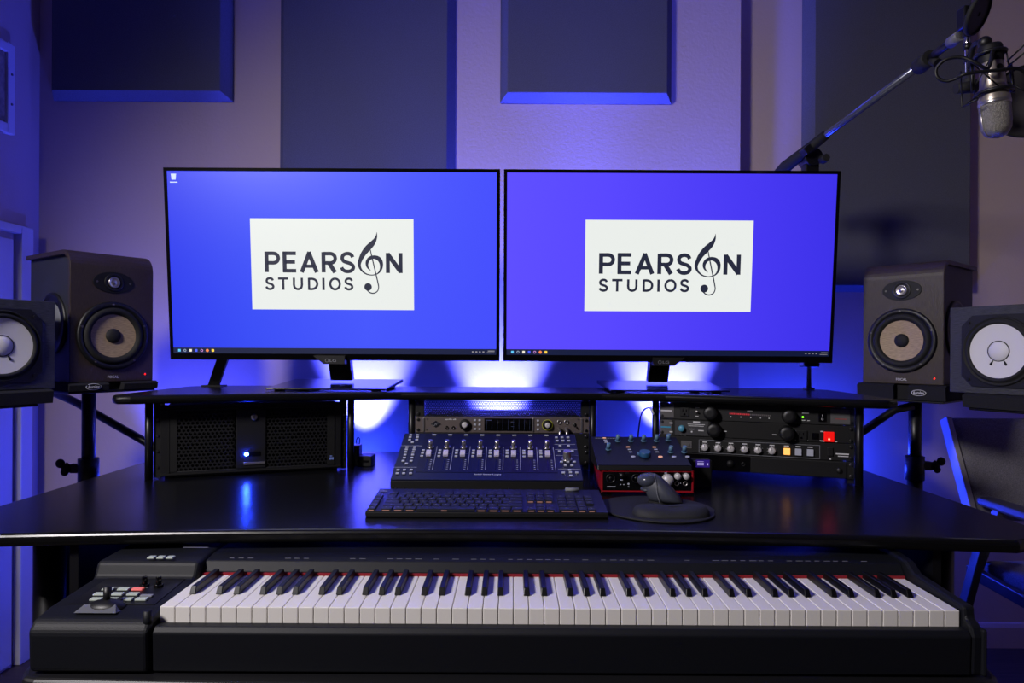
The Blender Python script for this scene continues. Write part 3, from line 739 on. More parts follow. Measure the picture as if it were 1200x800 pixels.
for x, y in ((976, 262), (1018, 262)):
    q = ap(x, y)
    part('plug', MB().cyl((q.x, -.003, q.z), (q.x, -.018, q.z-.001), .0055, seg=16).tube([(q.x, -.018, q.z-.001), (q.x, -.026, q.z-.006), (q.x, -.028, q.z-.03)], .0045, seg=12), SIL, o)
q = ap(1066, 236); part('power_switch', MB().lathe([(.0048, -.003), (.0045, -.005), (0, -.005)], T(q.x, 0, q.z), 16).cyl((q.x, -.004, q.z), (q.x, -.014, q.z-.004), .0018, .0022, seg=10), STEEL, o)
for x, y in ((204, 203), (201, 265), (1088, 205), (1088, 262)):
    q = ap(x, y); part('screw', MB().cyl((q.x, -.003, q.z), (q.x, -.0045, q.z), .002, seg=12), SCREW, o)
o, M, h = unit('rack_unit', 'dark two-space rack unit mostly hidden behind the fader controller', 'rack unit', 'centre', 2, 2, .22, MATB)
screws(o, h, 2, m_=SCREW)
# ================================================================== RIGHT RACK
def cc(x, y): return (760+x/4.8, 460+y/4.8)
def rq(x, y, val=-.003): p = cc(x, y); return hit(M, p[0], p[1], 1, val)
def bar(m, x, y, w, t=.0016, val=-.0034):
    q = rq(x, y); q.z = min(max(q.z, .0035), U-.0035); m.box(q.x-w/2, q.x+w/2, val, -.003, q.z-t/2, q.z+t/2)
def outlet(o, q, w=.023, hh=.024):
    s = part('outlet', MB().box(q.x-w/2, q.x+w/2, -.0065, -.003, q.z-hh/2, q.z+hh/2), PLAS, o, bev=.0012)
    part('outlet_slot', MB().box(q.x-.0055, q.x-.0035, -.007, -.0062, q.z+.0005, q.z+.0075).box(q.x+.0035, q.x+.0055, -.007, -.0062, q.z+.0005, q.z+.0075).prism([(q.x+.003*math.cos(t*PI/6), q.z-.006+.003*math.sin(t*PI/6)) for t in range(12)], -.007, -.0062, 'y'), GLOSS, s)
def blackknob(o, q, r=.0185, d=.024):
    q.z = min(max(q.z, r*1.06+.0008), U-r*1.06-.0008)
    k = part('knob', MB().lathe([(r*1.06, -.003), (r*1.04, -.006), (r, -.008), (r*.93, -.003-d), (r*.86, -.005-d), (r*.4, -.005-d), (0, -.005-d)], T(q.x, 0, q.z), 36), PLAS, o)
    m = MB()
    for i in range(18):
        a = R(20*i); m.cyl((q.x+r*.99*math.cos(a), -.009, q.z+r*.99*math.sin(a)), (q.x+r*.93*math.cos(a), -.002-d, q.z+r*.93*math.sin(a)), .0011, seg=6)
    part('knob_ridges', m, MATB, k)
RACKG = mat('rack_grey', (21, 21, 23), .5)
PLATE = mat('ear_plate', (84, 82, 84), .55, bump=.5, bscale=900)
o, M, h = unit('power_conditioner', 'black rack power unit with red level meter, topmost in the right bay', 'rack unit', 'right', 1, 0, .24, RACKG)
screws(o, h)
q = rq(105, 105); part('ear_plate', MB().box(q.x-.018, q.x+.018, -.0045, -.003, .004, h-.004), PLATE, o)
q = rq(1078, 140); part('ear_plate', MB().box(q.x-.022, q.x+.022, -.0045, -.003, .004, h-.004), PLATE, o)
m = MB(); bar(m, 100, 100, .030, .0035, -.005); bar(m, 275, 84, .011); bar(m, 272, 132, .008); bar(m, 570, 102, .014); bar(m, 883, 113, .016, .0045); bar(m, 872, 155, .008); bar(m, 900, 157, .006)
for i, x in enumerate((463, 519, 575, 630, 678)): bar(m, x, 135+i*2.3, .0025, .003)
part('panel_print', m, WHITEP, o)
m = MB(); bar(m, 1082, 148, .026, .002, -.005); part('red_letters', m, mat('dull_red', (150, 60, 60), .5), o)
outlet(o, rq(203, 108))
q = rq(272, 110); part('toggle_switch', MB().lathe([(.004, -.003), (.0038, -.006), (0, -.006)], T(q.x, 0, q.z), 14).cyl((q.x, -.005, q.z), (q.x, -.017, q.z+.004), .0016, .0022, seg=10), SIL, o)
blackknob(o, rq(350, 119)); blackknob(o, rq(790, 141), .0175)
for i in range(28):
    q = rq(458+i*8.3, 117+i*.44); part('meter_segment', MB().box(q.x-.0011, q.x+.0011, -.0042, -.003, q.z-.002, q.z+.002), METER if i < 14 else METERO, o)
q = rq(868, 137); part('power_led', MB().cyl((q.x, -.003, q.z), (q.x, -.005, q.z), .0022, seg=12), GREEN, o, label='green light')
q = rq(977, 137); s = part('rocker_switch', MB().box(q.x-.009, q.x+.009, -.0065, -.003, q.z-.0115, q.z+.0115), GLOSS, o, bev=.001)
m = MB(); text(m, 'I', q.x-.0005, q.x+.0005, q.z+.002, q.z+.007, -.0068); m.lathe([(.0027, -.0068), (.0019, -.0068)], T(q.x, 0, q.z-.005), 16)
part('switch_marks', m, WHITEP, s)
o, M, h = unit('preamplifier', 'black rack unit with teal badge, outlet and red lit switch, second in the right bay', 'rack unit', 'right', 1, 1, .24, MATB)
screws(o, h)
q = rq(96, 190); part('ear_plate', MB().box(q.x-.016, q.x+.016, -.0045, -.003, .003, h-.003), PLATE, o)
q = rq(260, 190); part('print_plate', MB().box(q.x-.052, q.x+.035, -.0038, -.003, .003, h-.003), mat('plate_grey', (52, 52, 56), .5), o)
m = MB(); bar(m, 97, 192, .026, .0035, -.005); part('teal_letters', m, mat('teal_print', (40, 150, 190), .5), o)
m = MB(); bar(m, 127, 170, .008, .003, -.005); bar(m, 127, 219, .008, .003, -.005); bar(m, 270, 165, .018, .0038, -.0042); bar(m, 268, 178, .045, .0014, -.0042); bar(m, 268, 187, .040, .0014, -.0042)
bar(m, 243, 204, .012, .0014, -.0042); bar(m, 295, 213, .014, .0028, -.0042); bar(m, 243, 219, .004, .004, -.0042); bar(m, 196, 237, .014, .0025); bar(m, 430, 217, .009, .002); bar(m, 708, 236, .010, .002); bar(m, 860, 279, .030, .0018); bar(m, 1015, 288, .038, .0022); bar(m, 975, 218, .007, .0025); bar(m, 973, 270, .008, .0025)
part('panel_print', m, WHITEP, o)
q = rq(187, 200); part('small_knob', MB().lathe([(.0088, -.003), (.008, -.014), (.006, -.016), (0, -.016)], T(q.x, 0, q.z), 20), mat('teal_knob', (80, 150, 180), .4), o)
blackknob(o, rq(369, 211), .0185); blackknob(o, rq(777, 233), .0185)
outlet(o, rq(860, 240), .027, .026)
q = rq(938, 244); part('push_button', MB().box(q.x-.008, q.x+.008, -.005, -.003, q.z-.008, q.z+.008).box(q.x-.0045, q.x+.0045, -.009, -.003, q.z-.0045, q.z+.0045), GLOSS, o)
q = rq(1015, 247); s = part('rocker_switch', MB().box(q.x-.012, q.x+.012, -.008, -.003, q.z-.0125, q.z+.0125), REDS, o, bev=.0015, label='red glowing rocker switch')
part('lamp_dot', MB().sphere((q.x, -.008, q.z-.006), .0025, (1, .4, 1), 12, 8), mat('hot_red', (255, 170, 140), .4, emit=(255, 150, 110), es=2), s)
o, M, h = unit('channel_strip', 'black rack unit with white outlined row of silver knobs and square buttons', 'rack unit', 'right', 1, 2, .24, MATB)
screws(o, h)
c4 = [rq(*c) for c in ((283, 257), (967, 301), (962, 387), (283, 342))]
xa = (c4[0].x+c4[3].x)/2; xb = (c4[1].x+c4[2].x)/2; za = min(h-.002, (c4[0].z+c4[1].z)/2); zb = max(.002, (c4[2].z+c4[3].z)/2)
t = .0012
part('outline', MB().box(xa, xb, -.0036, -.003, za-t, za).box(xa, xb, -.0036, -.003, zb, zb+t).box(xa, xa+t, -.0036, -.003, zb, za).box(xb-t, xb, -.0036, -.003, zb, za), GREYPR, o)
m = MB()
zk = zb+(za-zb)*.44
for x, y in ((317, 272), (391, 277), (463, 281), (540, 286), (616, 290), (694, 294), (776, 298), (842, 303), (909, 306)): 
    q = rq(x, y); m.box(q.x-.006, q.x+.006, -.0034, -.003, za-.0075, za-.005)
bar(m, 1090, 345, .03, .003); bar(m, 1095, 358, .024, .0022); bar(m, 1022, 312, .012, .002); bar(m, 1022, 383, .004, .003)
for x in (317, 391, 463, 540, 616, 694):
    q = rq(x, 305)
    for k in range(9):
        A = R(-45+33.75*k); m.box(q.x+.0112*math.cos(A)-.0005, q.x+.0112*math.cos(A)+.0005, -.0034, -.003, zk+.0112*math.sin(A)-.0005, zk+.0112*math.sin(A)+.0005)
part('panel_print', m, WHITEP, o)
for x in (317, 391, 463, 540, 616, 694):
    q = rq(x, 305)
    k = part('knob', MB().lathe([(.0092, -.003), (.0088, -.013), (.0078, -.0145), (0, -.0145)], T(q.x, 0, zk), 24), KSIL, o, label='silver knob')
    part('pointer', MB().box(q.x-.0005, q.x+.0005, -.015, -.0142, zk, zk+.0075), MATB, k)
for i, x in enumerate((778, 842, 909)):
    q = rq(x, 335)
    part('square_button', MB().box(q.x-.0078, q.x+.0078, -.009, -.003, zk-.0085, zk+.0085), ORANGE if i == 0 else CAPG, o, bev=.001, label='orange lit button' if i == 0 else None)
q = rq(1022, 345); part('rocker_switch', MB().box(q.x-.0065, q.x+.0065, -.0065, -.003, h/2-.0105, h/2+.0105), PLAS, o, bev=.001)
q = rq(213, 280); part('side_connector', MB().box(q.x-.014, q.x+.014, -.0045, -.003, h/2-.010, h/2+.010).box(q.x-.009, q.x+.009, -.0065, -.003, h/2-.003, h/2+.003), PLATE, o)
o, M, h = unit('rack_storage_unit', 'plain black storage unit with round lock at the bottom of the right bay', 'rack unit', 'right', 1, 3, .24, MATB)
screws(o, h, m_=SCREW)
q = rq(573, 430)
part('drawer_front', MB().box(q.x+.001, .222, -.007, -.003, .002, h-.002), PLAS, o, bev=.0012)
part('control_section', MB().box(-.222, q.x-.001, -.005, -.003, .002, h-.002), GLOSS, o)
q = rq(1073, 452); part('lock', MB().lathe([(.0075, -.007), (.007, -.009), (0, -.009)], T(q.x, 0, h/2-.002), 20), PLAS, o)
q = rq(533, 419); part('jack', MB().lathe([(.0055, -.005), (.005, -.008), (.003, -.008), (.003, -.004), (0, -.004)], T(q.x, 0, h/2), 20), STEEL, o)
q = rq(460, 410); part('knob', MB().lathe([(.009, -.005), (.0085, -.012), (0, -.012)], T(q.x, 0, h/2), 20), MATB, o)
# ================================================================== FADER CONTROLLER
o, M = thing('fader_controller', 'navy eight-channel fader controller on the desk behind the keyboard', 'audio controller', (-.056, 1.55, DT+.0005))
w = .219; ang = math.atan2(.079, .21)
part('chassis', MB().prism([(0, .004), (.012, 0), (.20, 0), (.21, .01), (.21, .1135), (0, .034)], -w, w, 'x'), MATB, o, bev=.001)
S = T(0, 0, .0375) @ RX(ang); L = .2244
G = M @ S
part('top_panel', MB().box(-w, w, 0, L, -.0038, 0), NAVY, o, S, bev=.0012)
def sp(px, py): return hit(G, px, py, 2, 0)
def A(x, y): return (450+x/9.23, 500+y/9.23)
def B(x, y): return (570+x/9.23, 500+y/9.23)
q0 = sp(*A(355, 490)); q1 = sp(*A(435, 80)); q2 = sp(*B(770, 500)); xr = (q2.x)
xl = (q0.x+q1.x)/2
part('channel_area', MB().box(xl, xr, q0.y, L-.004, 0, .0008), NAVYD, o, S)
m = MB(); a = sp(*A(970, 525)); b = sp(*B(158, 512))
text(m, 'Solid State Logic', a.x, b.x, a.y, b.y+.001, .0006, bold=.02, flat=True)
for f in ((A(185, 205), A(415, 205)), (A(105, 437), A(360, 437)), (B(720, 190), B(960, 190)), (B(735, 245), B(980, 245)), (B(750, 310), B(990, 310)), (B(775, 457), B(1020, 457))):
    a = sp(*f[0]); b = sp(*f[1]); m.box(a.x, b.x, a.y-.0004, a.y+.0004, .0002, .0006)
def tick(px, py, w_=.004, t_=.0008): 
    q = sp(px, py); m.box(q.x-w_/2, q.x+w_/2, q.y-t_/2, q.y+t_/2, .0009, .0013)
chx = []
for i in range(8):
    # channel strip centres at the front edge interpolated in panel space
    x = xl+(xr-xl)*(i+.5)/8; chx.append(x)
fy = sp(*A(520, 300)).y; ey = sp(*A(520, 225)).y; by = [sp(*A(450, y)).y for y in (262, 292, 324)]; sy = sp(*A(555, 93)).y
y0s = sp(*A(570, 465)).y; y1s = sp(*A(600, 215)).y
cwid = (xr-xl)/8
for i, x in enumerate(chx):
    m.box(x+cwid*.40, x+cwid*.40+.0008, y0s, y1s, .0009, .0013)
    for k in range(6): m.box(x+cwid*.18, x+cwid*.28, y0s+.002+k*.0085, y0s+.0032+k*.0085, .0009, .0013)
    m.box(x+cwid*.12, x+cwid*.3, fy+.002, fy+.003, .0009, .0013)
for i in range(24):
    a_ = 2*PI*i/24; q = sp(*B(908, 503)); m.box(q.x+.0145*math.cos(a_)-.0006, q.x+.0145*math.cos(a_)+.0006, q.y+.0145*math.sin(a_)-.0006, q.y+.0145*math.sin(a_)+.0006, .0002, .0006) if i % 6 in (1, 2, 4, 5) else None
part('panel_print', m, CAPG, o, S)
btn = MB().box(-.0036, .0036, -.0026, .0026, 0, .0032).mesh('button', CAPG)
btw = MB().box(-.0052, .0052, -.0022, .0022, 0, .0022).mesh('button', CAPG)
def putb(x, y, me=btn, name='button', z=.0005): part(name, me, None, o, S @ T(x, y, z), bev=.0007)
for i, x in enumerate(chx):
    part('fader_slot', MB().box(x-.0012, x+.0012, y0s, fy+.03, .0007, .0011), GLOSS, o, S)
    part('fader_cap', MB().prism([(-.0115, 0), (-.0115, .006), (-.004, .0105), (.004, .0105), (.0115, .006), (.0115, 0)], -.0062, .0062, 'x', T(x+.001, fy, .001)), LILAC, o, S, bev=.0008)
    k = part('rotary_encoder', MB().cyl((x+.001, ey, .0008), (x+.001, ey, .004), .0085, .008, seg=20).cyl((x+.001, ey, .004), (x+.001, ey, .021), .0055, .005, seg=20), SIL, o, S)
    part('encoder_ring', MB().cyl((x+.001, ey, .0006), (x+.001, ey, .0016), .0105, seg=24), MATB, k)
    for y in by: putb(x-cwid*.36, y, z=.0008)
    putb(x+.003, sy, btw, z=.0008)
for X, Y in [(290, 96), (365, 96), (284, 120), (362, 120), (278, 148), (356, 148), (308, 175)]+[(250, 228), (332, 228), (243, 253), (325, 253), (236, 280), (317, 280), (229, 310), (311, 310), (222, 342), (303, 342), (208, 376), (294, 376), (243, 405)]+[(152, 473), (222, 473), (295, 473), (143, 510), (214, 510), (288, 510)]:
    q = sp(*A(X, Y)); putb(q.x, q.y)
for X, Y in ((757, 122), (818, 122), (882, 122), (765, 157), (828, 157), (890, 157), (797, 213), (887, 213), (790, 272), (930, 270), (812, 386), (882, 386), (950, 386), (900, 474), (832, 503), (908, 500), (978, 503), (913, 535), (855, 425), (925, 425)):
    q = sp(*B(X, Y)); putb(q.x, q.y)
q = sp(*B(870, 355))
part('jog_wheel', MB().cyl((q.x, q.y, .0005), (q.x, q.y, .004), .0125, seg=30).cyl((q.x, q.y, .004), (q.x, q.y, .024), .0102, .0092, seg=30), SIL, o, S, bev=.001, label='large silver wheel')
for x in (-w+.012, w-.012, -w+.03, .05):
    part('screw', MB().cyl((x, -.0015, .018), (x, .001, .018), .002, seg=10), SCREW, o)
# ================================================================== COMPUTER KEYBOARD
kx0, kx1 = P(428, 605, 1.355).x, P(713, 605, 1.355).x
o, M = thing('computer_keyboard', 'slim black backlit computer keyboard at the front of the desk', 'keyboard', ((kx0+kx1)/2, 1.352, DT+.0005))
w = (kx1-kx0)/2; dk = .150; ka = R(6)
part('base', MB().prism([(0, .001), (.004, 0), (dk-.02, 0), (dk, .006), (dk, .0255), (.0, .0105)], -w, w, 'x'), MATB, o, bev=.0015)
S = T(0, 0, .0107) @ RX(math.atan2(.015, .15))
part('deck', MB().box(-w+.001, w-.001, .001, dk, -.001, .0006), mat('keyboard_deck', (30, 31, 38), .35, metal=.4), o, S)
part('rear_feet', MB().box(-w+.03, -w+.06, dk-.03, dk-.02, 0, .01).box(w-.06, w-.03, dk-.03, dk-.02, 0, .01), RUB, o)
up = .0190
rows = []
ox = -w+.030
for r_ in range(5): rows.append((-w+.004, .006+r_*up, .9))           # macro column
F_ = .128
xs = ox
for i in range(13): rows.append((xs+i*up+(0 if i == 0 else .012*(1+(i-1)//4)), .006+5*up, 1) if i else (xs, .006+5*up, 1))
for i in range(13): rows.append((xs+i*up, .006+4*up, 1))
rows.append((xs+13*up, .006+4*up, 2))
rows.append((xs, .006+3*up, 1.5)); rows += [(xs+(1.5+i)*up, .006+3*up, 1) for i in range(12)]; rows.append((xs+13.5*up, .006+3*up, 1.5))
rows.append((xs, .006+2*up, 1.75)); rows += [(xs+(1.75+i)*up, .006+2*up, 1) for i in range(11)]; rows.append((xs+12.75*up, .006+2*up, 2.25))
rows.append((xs, .006+up, 2.25)); rows += [(xs+(2.25+i)*up, .006+up, 1) for i in range(10)]; rows.append((xs+12.25*up, .006+up, 2.75))
bx = 0
for wd in (1.25, 1.25, 1.25, 6.25, 1.25, 1.25, 1.25, 1.25): rows.append((xs+bx*up, .006, wd)); bx += wd
nx = xs+15.35*up
for r_, cs in ((5, (0, 1, 2)), (4, (0, 1, 2)), (3, (0, 1, 2)), (1, (1,)), (0, (0, 1, 2))):
    for c_ in cs: rows.append((nx+c_*up, .006+r_*up, 1))
px_ = nx+3.35*up
for r_ in (4, 3, 2, 1):
    for c_ in range(4 if r_ in (4, 3, 2) else 3): rows.append((px_+c_*up, .006+r_*up, 1))
rows += [(px_, .006, 2), (px_+2*up, .006, 1), (px_+3*up, .006, 1)]
scl = (2*w-.008-.022)/(px_+4*up-(-w+.030))
def kxf(x): return x if x < ox-.001 else ox+(x-ox)*min(1, scl)
rows.sort(key=lambda r_: r_[1])
kc = {}
extra = MB()
for i, (x, y, wd) in enumerate(rows):
    xx = kxf(x); ww = wd*up*min(1, scl)-.0022
    if i < 100:
        key = round(ww, 4)
        if key not in kc:
            kc[key] = MB().add([(0, 0, .0006), (ww, 0, .0006), (ww, .0168, .0006), (0, .0168, .0006), (.0008, .0008, .0044), (ww-.0008, .0008, .0044), (ww-.0008, .016, .0044), (.0008, .016, .0044)],
                 [(0, 1, 2, 3), (4, 5, 6, 7), (0, 1, 5, 4), (1, 2, 6, 5), (2, 3, 7, 6), (3, 0, 4, 7)]).mesh('keycap', KEYM)
        part('keycap', kc[key], None, o, S @ T(xx, y, 0))
    else:
        extra.box(xx, xx+ww, y, y+.0168, .0006, .0044)
e = part('keycap', extra, KEYM, o, S); e['kind'] = 'stuff'
m = MB()
for i, (x, y, wd) in enumerate(rows):
    xx = kxf(x); ww = wd*up*min(1, scl)-.0022
    if wd < 5: m.box(xx+ww*.35, xx+ww*.35+.003, y+.0095, y+.0115, .0044, .0047)
part('key_legend', m, GREYPR, o, S)
m = MB()
for i, (x, y, wd) in enumerate(rows):
    if y < .01 or (abs(y-.006-3*up) < .001 and x >= nx-.001 and x < px_-.001):
        xx = kxf(x); ww = wd*up*min(1, scl)-.0022
        if wd < 5: m.box(xx+ww*.15, xx+ww*.8, y-.0012, y-.0004, .0007, .0022)
        else: m.box(xx+ww*.42, xx+ww*.52, y-.0012, y-.0004, .0007, .0022); 
part('backlight_glow', m, KLEG, o, S, label='warm backlight leaking under the keys')
m = MB(); q = hit(M @ S, 449.5, 575.3, 2, .0008)
m.lathe([(.0045, -.0004), (.003, -.0004)], T(q.x-.003, q.y, .0012) @ RX(-PI/2), 16); m.box(q.x+.001, q.x+.008, q.y-.0006, q.y+.0012, .0008, .0014)
part('logo', m, CAPG, o, S)
part('volume_roller', MB().cyl((w-.075, dk-.008, .003), (w-.045, dk-.008, .003), .0042, seg=18), GREYPR, o, S)
# ================================================================== RED INTERFACE + SMALL CONTROLLER
o, M = thing('audio_interface', 'small red-cased audio interface on the desk beneath the knob controller', 'audio interface', ((.2085+.4205)/2, 1.58, DT+.0005))
w = .106; hb = .055
part('case', MB().box(-w, w, .002, .148, .006, hb).box(-w, -w+.0035, -.003, .003, .006, hb).box(w-.0035, w, -.003, .003, .006, hb).box(-w, w, -.003, .003, hb-.003, hb).box(-w, w, -.003, .003, .006, .009), INTR, o, bev=.002)
part('front_panel', MB().box(-w+.004, w-.004, -.001, .003, .009, hb-.003), GLOSS, o)
for x in (-w+.02, w-.02):
    for y in (.02, .13): part('foot', MB().cyl((x, y, 0), (x, y, .007), .006, seg=14), RUB, o)
def fq(x, y): return hit(M, 680+x/6.667, 500+y/6.667, 1, -.001)
for x, y, r_ in ((237, 402, .0105), (437, 402, .0105)):
    q = fq(x, y); part('combo_jack', MB().lathe([(r_, -.001), (r_, -.004), (r_*.85, -.004), (r_*.8, -.0005), (r_*.35, -.0005), (r_*.33, -.002), (0, -.0015)], T(q.x, 0, q.z), 26), STEEL, o)
for x, y, r_ in ((322, 376, .0062), (515, 376, .0062)):
    q = fq(x, y); part('gain_knob', MB().lathe([(r_, -.001), (r_*.9, -.012), (0, -.0125)], T(q.x, 0, q.z), 20), STEEL, o)
q = fq(680, 412); part('monitor_knob', MB().lathe([(.0135, -.001), (.013, -.006), (.0118, -.015), (0, -.0155)], T(q.x, 0, q.z), 30), KSIL, o, label='large silver knob')
for x in (759, 826):
    q = fq(x, 385); part('silver_knob', MB().lathe([(.0076, -.001), (.0068, -.012), (0, -.0125)], T(q.x, 0, q.z), 22), KSIL, o)
    q = fq(x-6, 442); part('headphone_jack', MB().lathe([(.0055, -.001), (.0052, -.004), (.0036, -.004), (.0034, -.001), (0, -.001)], T(q.x, 0, q.z), 22), SIL, o)
m = MB()
for x, y, ww in ((240, 467, .018), (268, 466, .004), (315, 450, .003), (340, 450, .003), (377, 468, .003), (322, 414, .006), (783, 440, .002), (668, 360, .006)):
    q = fq(x, y); m.box(q.x-ww/2, q.x+ww/2, -.0014, -.001, q.z-.0009, q.z+.0009)
for x in (376,): q = fq(x, 445); m.lathe([(.0024, -.0016), (0, -.0016)], T(q.x, 0, q.z), 12)
part('panel_print', m, CAPG, o)
o, M = thing('knob_controller', 'small black controller with blue-grey knobs, on top of the red interface', 'audio controller', (.308, 1.574, DT+.0565))
w = .109
part('chassis', MB().prism([(0, .0), (.15, 0), (.155, .058), (.003, .011)], -w, w, 'x'), PLAS, o, bev=.002)
S = T(0, .003, .0115) @ RX(math.atan2(.047, .152)); G = M @ S
part('top_panel', MB().box(-w+.002, w-.002, .001, .157, -.001, .0006), mat('controller_top', (7, 9, 20), .45, spec=.3), o, S)
def gq(x, y): return hit(G, 680+x/6.667, 500+y/6.667, 2, 0)
def kn(x, y, r_=.0055, hh=.017):
    q = gq(x, y); k = part('knob', MB().cyl((q.x, q.y, .0005), (q.x, q.y, .003), r_*1.35, r_*1.25, seg=20).cyl((q.x, q.y, .003), (q.x, q.y, hh), r_, r_*.85, seg=20), TEAL, o, S)
for x, y in ((293, 112), (396, 112), (495, 112), (595, 112), (688, 106), (220, 178), (706, 200), (812, 200)): kn(x, y)
q = gq(505, 225); part('main_knob', MB().cyl((q.x, q.y, .0005), (q.x, q.y, .0115), .0145, .013, seg=32), mat('main_knob', (40, 84, 124), .4), o, S, bev=.0012, label='large blue knob')
part('knob_lever', MB().box(q.x-.017, q.x-.013, q.y, q.y+.014, .0006, .0035), TEAL, o, S)
for x, y, mm in ((188, 90, PEACH), (196, 107, CAPG), (203, 124, CAPG), (374, 160, PEACH), (385, 180, CAPG), (394, 200, CAPG), (578, 161, PEACH), (590, 180, CAPG), (601, 200, CAPG)):
    q = gq(x, y); part('button', MB().box(q.x-.0042, q.x+.0042, q.y-.002, q.y+.002, .0004, .0022), mm, o, S, bev=.0007)
for x, y, mm in ((413, 236, CAPG), (626, 237, PEACH), (731, 237, CAPG), (838, 237, CAPG)):
    q = gq(x, y); part('button', MB().add([(q.x+.0055*math.cos(t*PI/10), q.y+.0038*math.sin(t*PI/10), z) for z in (.0004, .002) for t in range(20)], [list(range(20)), list(range(20, 40))]+[(t, (t+1) % 20, 20+(t+1) % 20, 20+t) for t in range(20)]), mm, o, S)
m = MB(); q = gq(108, 52); q2 = gq(275, 56); text(m, 'SSL', 0, 1, 0, 1, 0) if False else None
for i in range(9): m.box(q.x+(q2.x-q.x)*i/9, q.x+(q2.x-q.x)*(i+.75)/9, .146, .1495, .0007, .001)
part('panel_print', m, GREYPR, o, S)
for x in (-.09, .09):
    part('foot', MB().cyl((x, .02, -.0012), (x, .02, .001), .006, seg=12).cyl((x, .13, -.0012), (x, .13, .001), .006, seg=12), RUB, o)
# small oled box
o, M = thing('display_box', 'tiny black box with a purple lettered display, beside the knob controller', 'display', (P(823, 545, 1.655).x, 1.655, DT+.0005))
part('housing', MB().box(-.022, .024, 0, .04, 0, .068), MATB, o, bev=.003)
q = hit(M, 823.5, 543, 1, 0)
part('display', MB().box(q.x-.0165, q.x+.0165, -.001, .001, q.z-.009, q.z+.009), OLED, o)
m = MB()
for k in range(4): m.box(q.x-.013+k*.004, q.x-.010+k*.004, -.0014, -.001, q.z-.004, q.z+.002)
m.box(q.x-.013, q.x+.002, -.0014, -.001, q.z+.0045, q.z+.0055).box(q.x+.010, q.x+.013, -.0014, -.001, q.z-.004, q.z+.001)
part('display_print', m, OLEDT, o)
# ================================================================== MOUSE PAD AND MOUSE
o, M = thing('mouse_pad', 'black oval mouse pad with a raised gel wrist rest, right of the keyboard', 'mouse pad', (.300, 1.43, DT+.0005))
pts = []
for i in range(48):
    t = 2*PI*i/48; x = .122*math.cos(t); y = .118*math.sin(t)
    if y < -.02: x *= .95
    pts.append((x+.018*(1 if y < 0 else -.2)*abs(math.sin(t)), y))
part('pad', MB().prism(pts, 0, .004), RUB, o, bev=.0015)
# wrist rest: two-lobed cushion
n1, n2 = 40, 10; vs = []; fs = []
for j in range(n2+1):
    a = PI/2*j/n2; sc, zz = math.cos(a), math.sin(a)
    for i in range(n1):
        t = 2*PI*i/n1
        rx = .077; ry = .040*(1-.22*math.exp(-((math.cos(t)+.02)/.30)**2)*(1 if math.sin(t) > 0 else 0.15))
        x = rx*(abs(math.cos(t))**.8)*(1 if math.cos(t) > 0 else -1); y = ry*(abs(math.sin(t))**.8)*(1 if math.sin(t) > 0 else -1)
        vs.append((x*(.80+.20*sc) if j < n2 else x*.7, y*(.25+.75*sc), .004+.0185*zz*(1-.16*math.exp(-(x/.022)**2))))
for j in range(n2):
    for i in range(n1): fs.append((j*n1+i, j*n1+(i+1) % n1, (j+1)*n1+(i+1) % n1, (j+1)*n1+i))
fs.append([n2*n1+i for i in range(n1)])
part('wrist_rest', MB().add(vs, fs, T(.022, -.055, 0), 0, True), GELM, o)
o, M = thing('vertical_mouse', 'dark upright ergonomic mouse with glossy nose standing on the oval pad', 'computer mouse', (.312, 1.482, DT+.0058))
o.scale = (.86, .95, .9)
# body: lofted sections along local x (nose left, tail right), upright hump
secs = [(-.034, .046, .058, .008), (-.030, .034, .064, .016), (-.022, .022, .0685, .024), (-.016, .002, .070, .028), (-.002, 0, .069, .031), (.010, 0, .064, .035), (.024, 0, .053, .038), (.038, 0, .040, .038), (.052, 0, .026, .033), (.062, 0, .014, .024), (.068, 0, .006, .012)]
vs = []; ns_ = 20
for x, zb, zt, hw in secs:
    for i in range(ns_):
        t = 2*PI*i/ns_; c_, s_ = math.cos(t), math.sin(t)
        y = hw*(abs(c_)**.75)*(1 if c_ > 0 else -1); z = (zb+zt)/2+(zt-zb)/2*(abs(s_)**.8)*(1 if s_ > 0 else -1)
        y *= (1-.35*max(0, (z-zb)/(zt-zb+1e-6)))
        vs.append((x, y, z))
fs = [(k*ns_+i, k*ns_+(i+1) % ns_, (k+1)*ns_+(i+1) % ns_, (k+1)*ns_+i) for k in range(len(secs)-1) for i in range(ns_)]
fs += [list(range(ns_)), [len(vs)-ns_+i for i in range(ns_)]]
part('body', MB().add(vs, fs, None, 0, True), MOUSEM, o, RZ(R(-12)).to_4x4(), subd=1)
part('nose', MB().sphere((-.020, -.006, .052), .0185, (1.35, 1.2, .92), 26, 16), mat('mouse_gloss', (66, 70, 84), .2), o, RZ(R(-12)), label='glossy rounded nose')
part('thumb_lip', MB().sphere((-.020, -.004, .030), .014, (1.2, 1.3, .45), 20, 12), MOUSEM, o, RZ(R(-12)))
part('seam', MB().tube(smoothpath([(.012, -.036, .004), (.004, -.034, .026), (.001, -.026, .052), (-.002, -.010, .0695)]), .0007, seg=6), GREYPR, o, RZ(R(-12)))
part('foot', MB().prism([(.03*math.cos(t*PI/8)-.0, .024*math.sin(t*PI/8)) for t in range(16)], -.0008, .004, 'z', T(.012, 0, 0)), RUB, o)
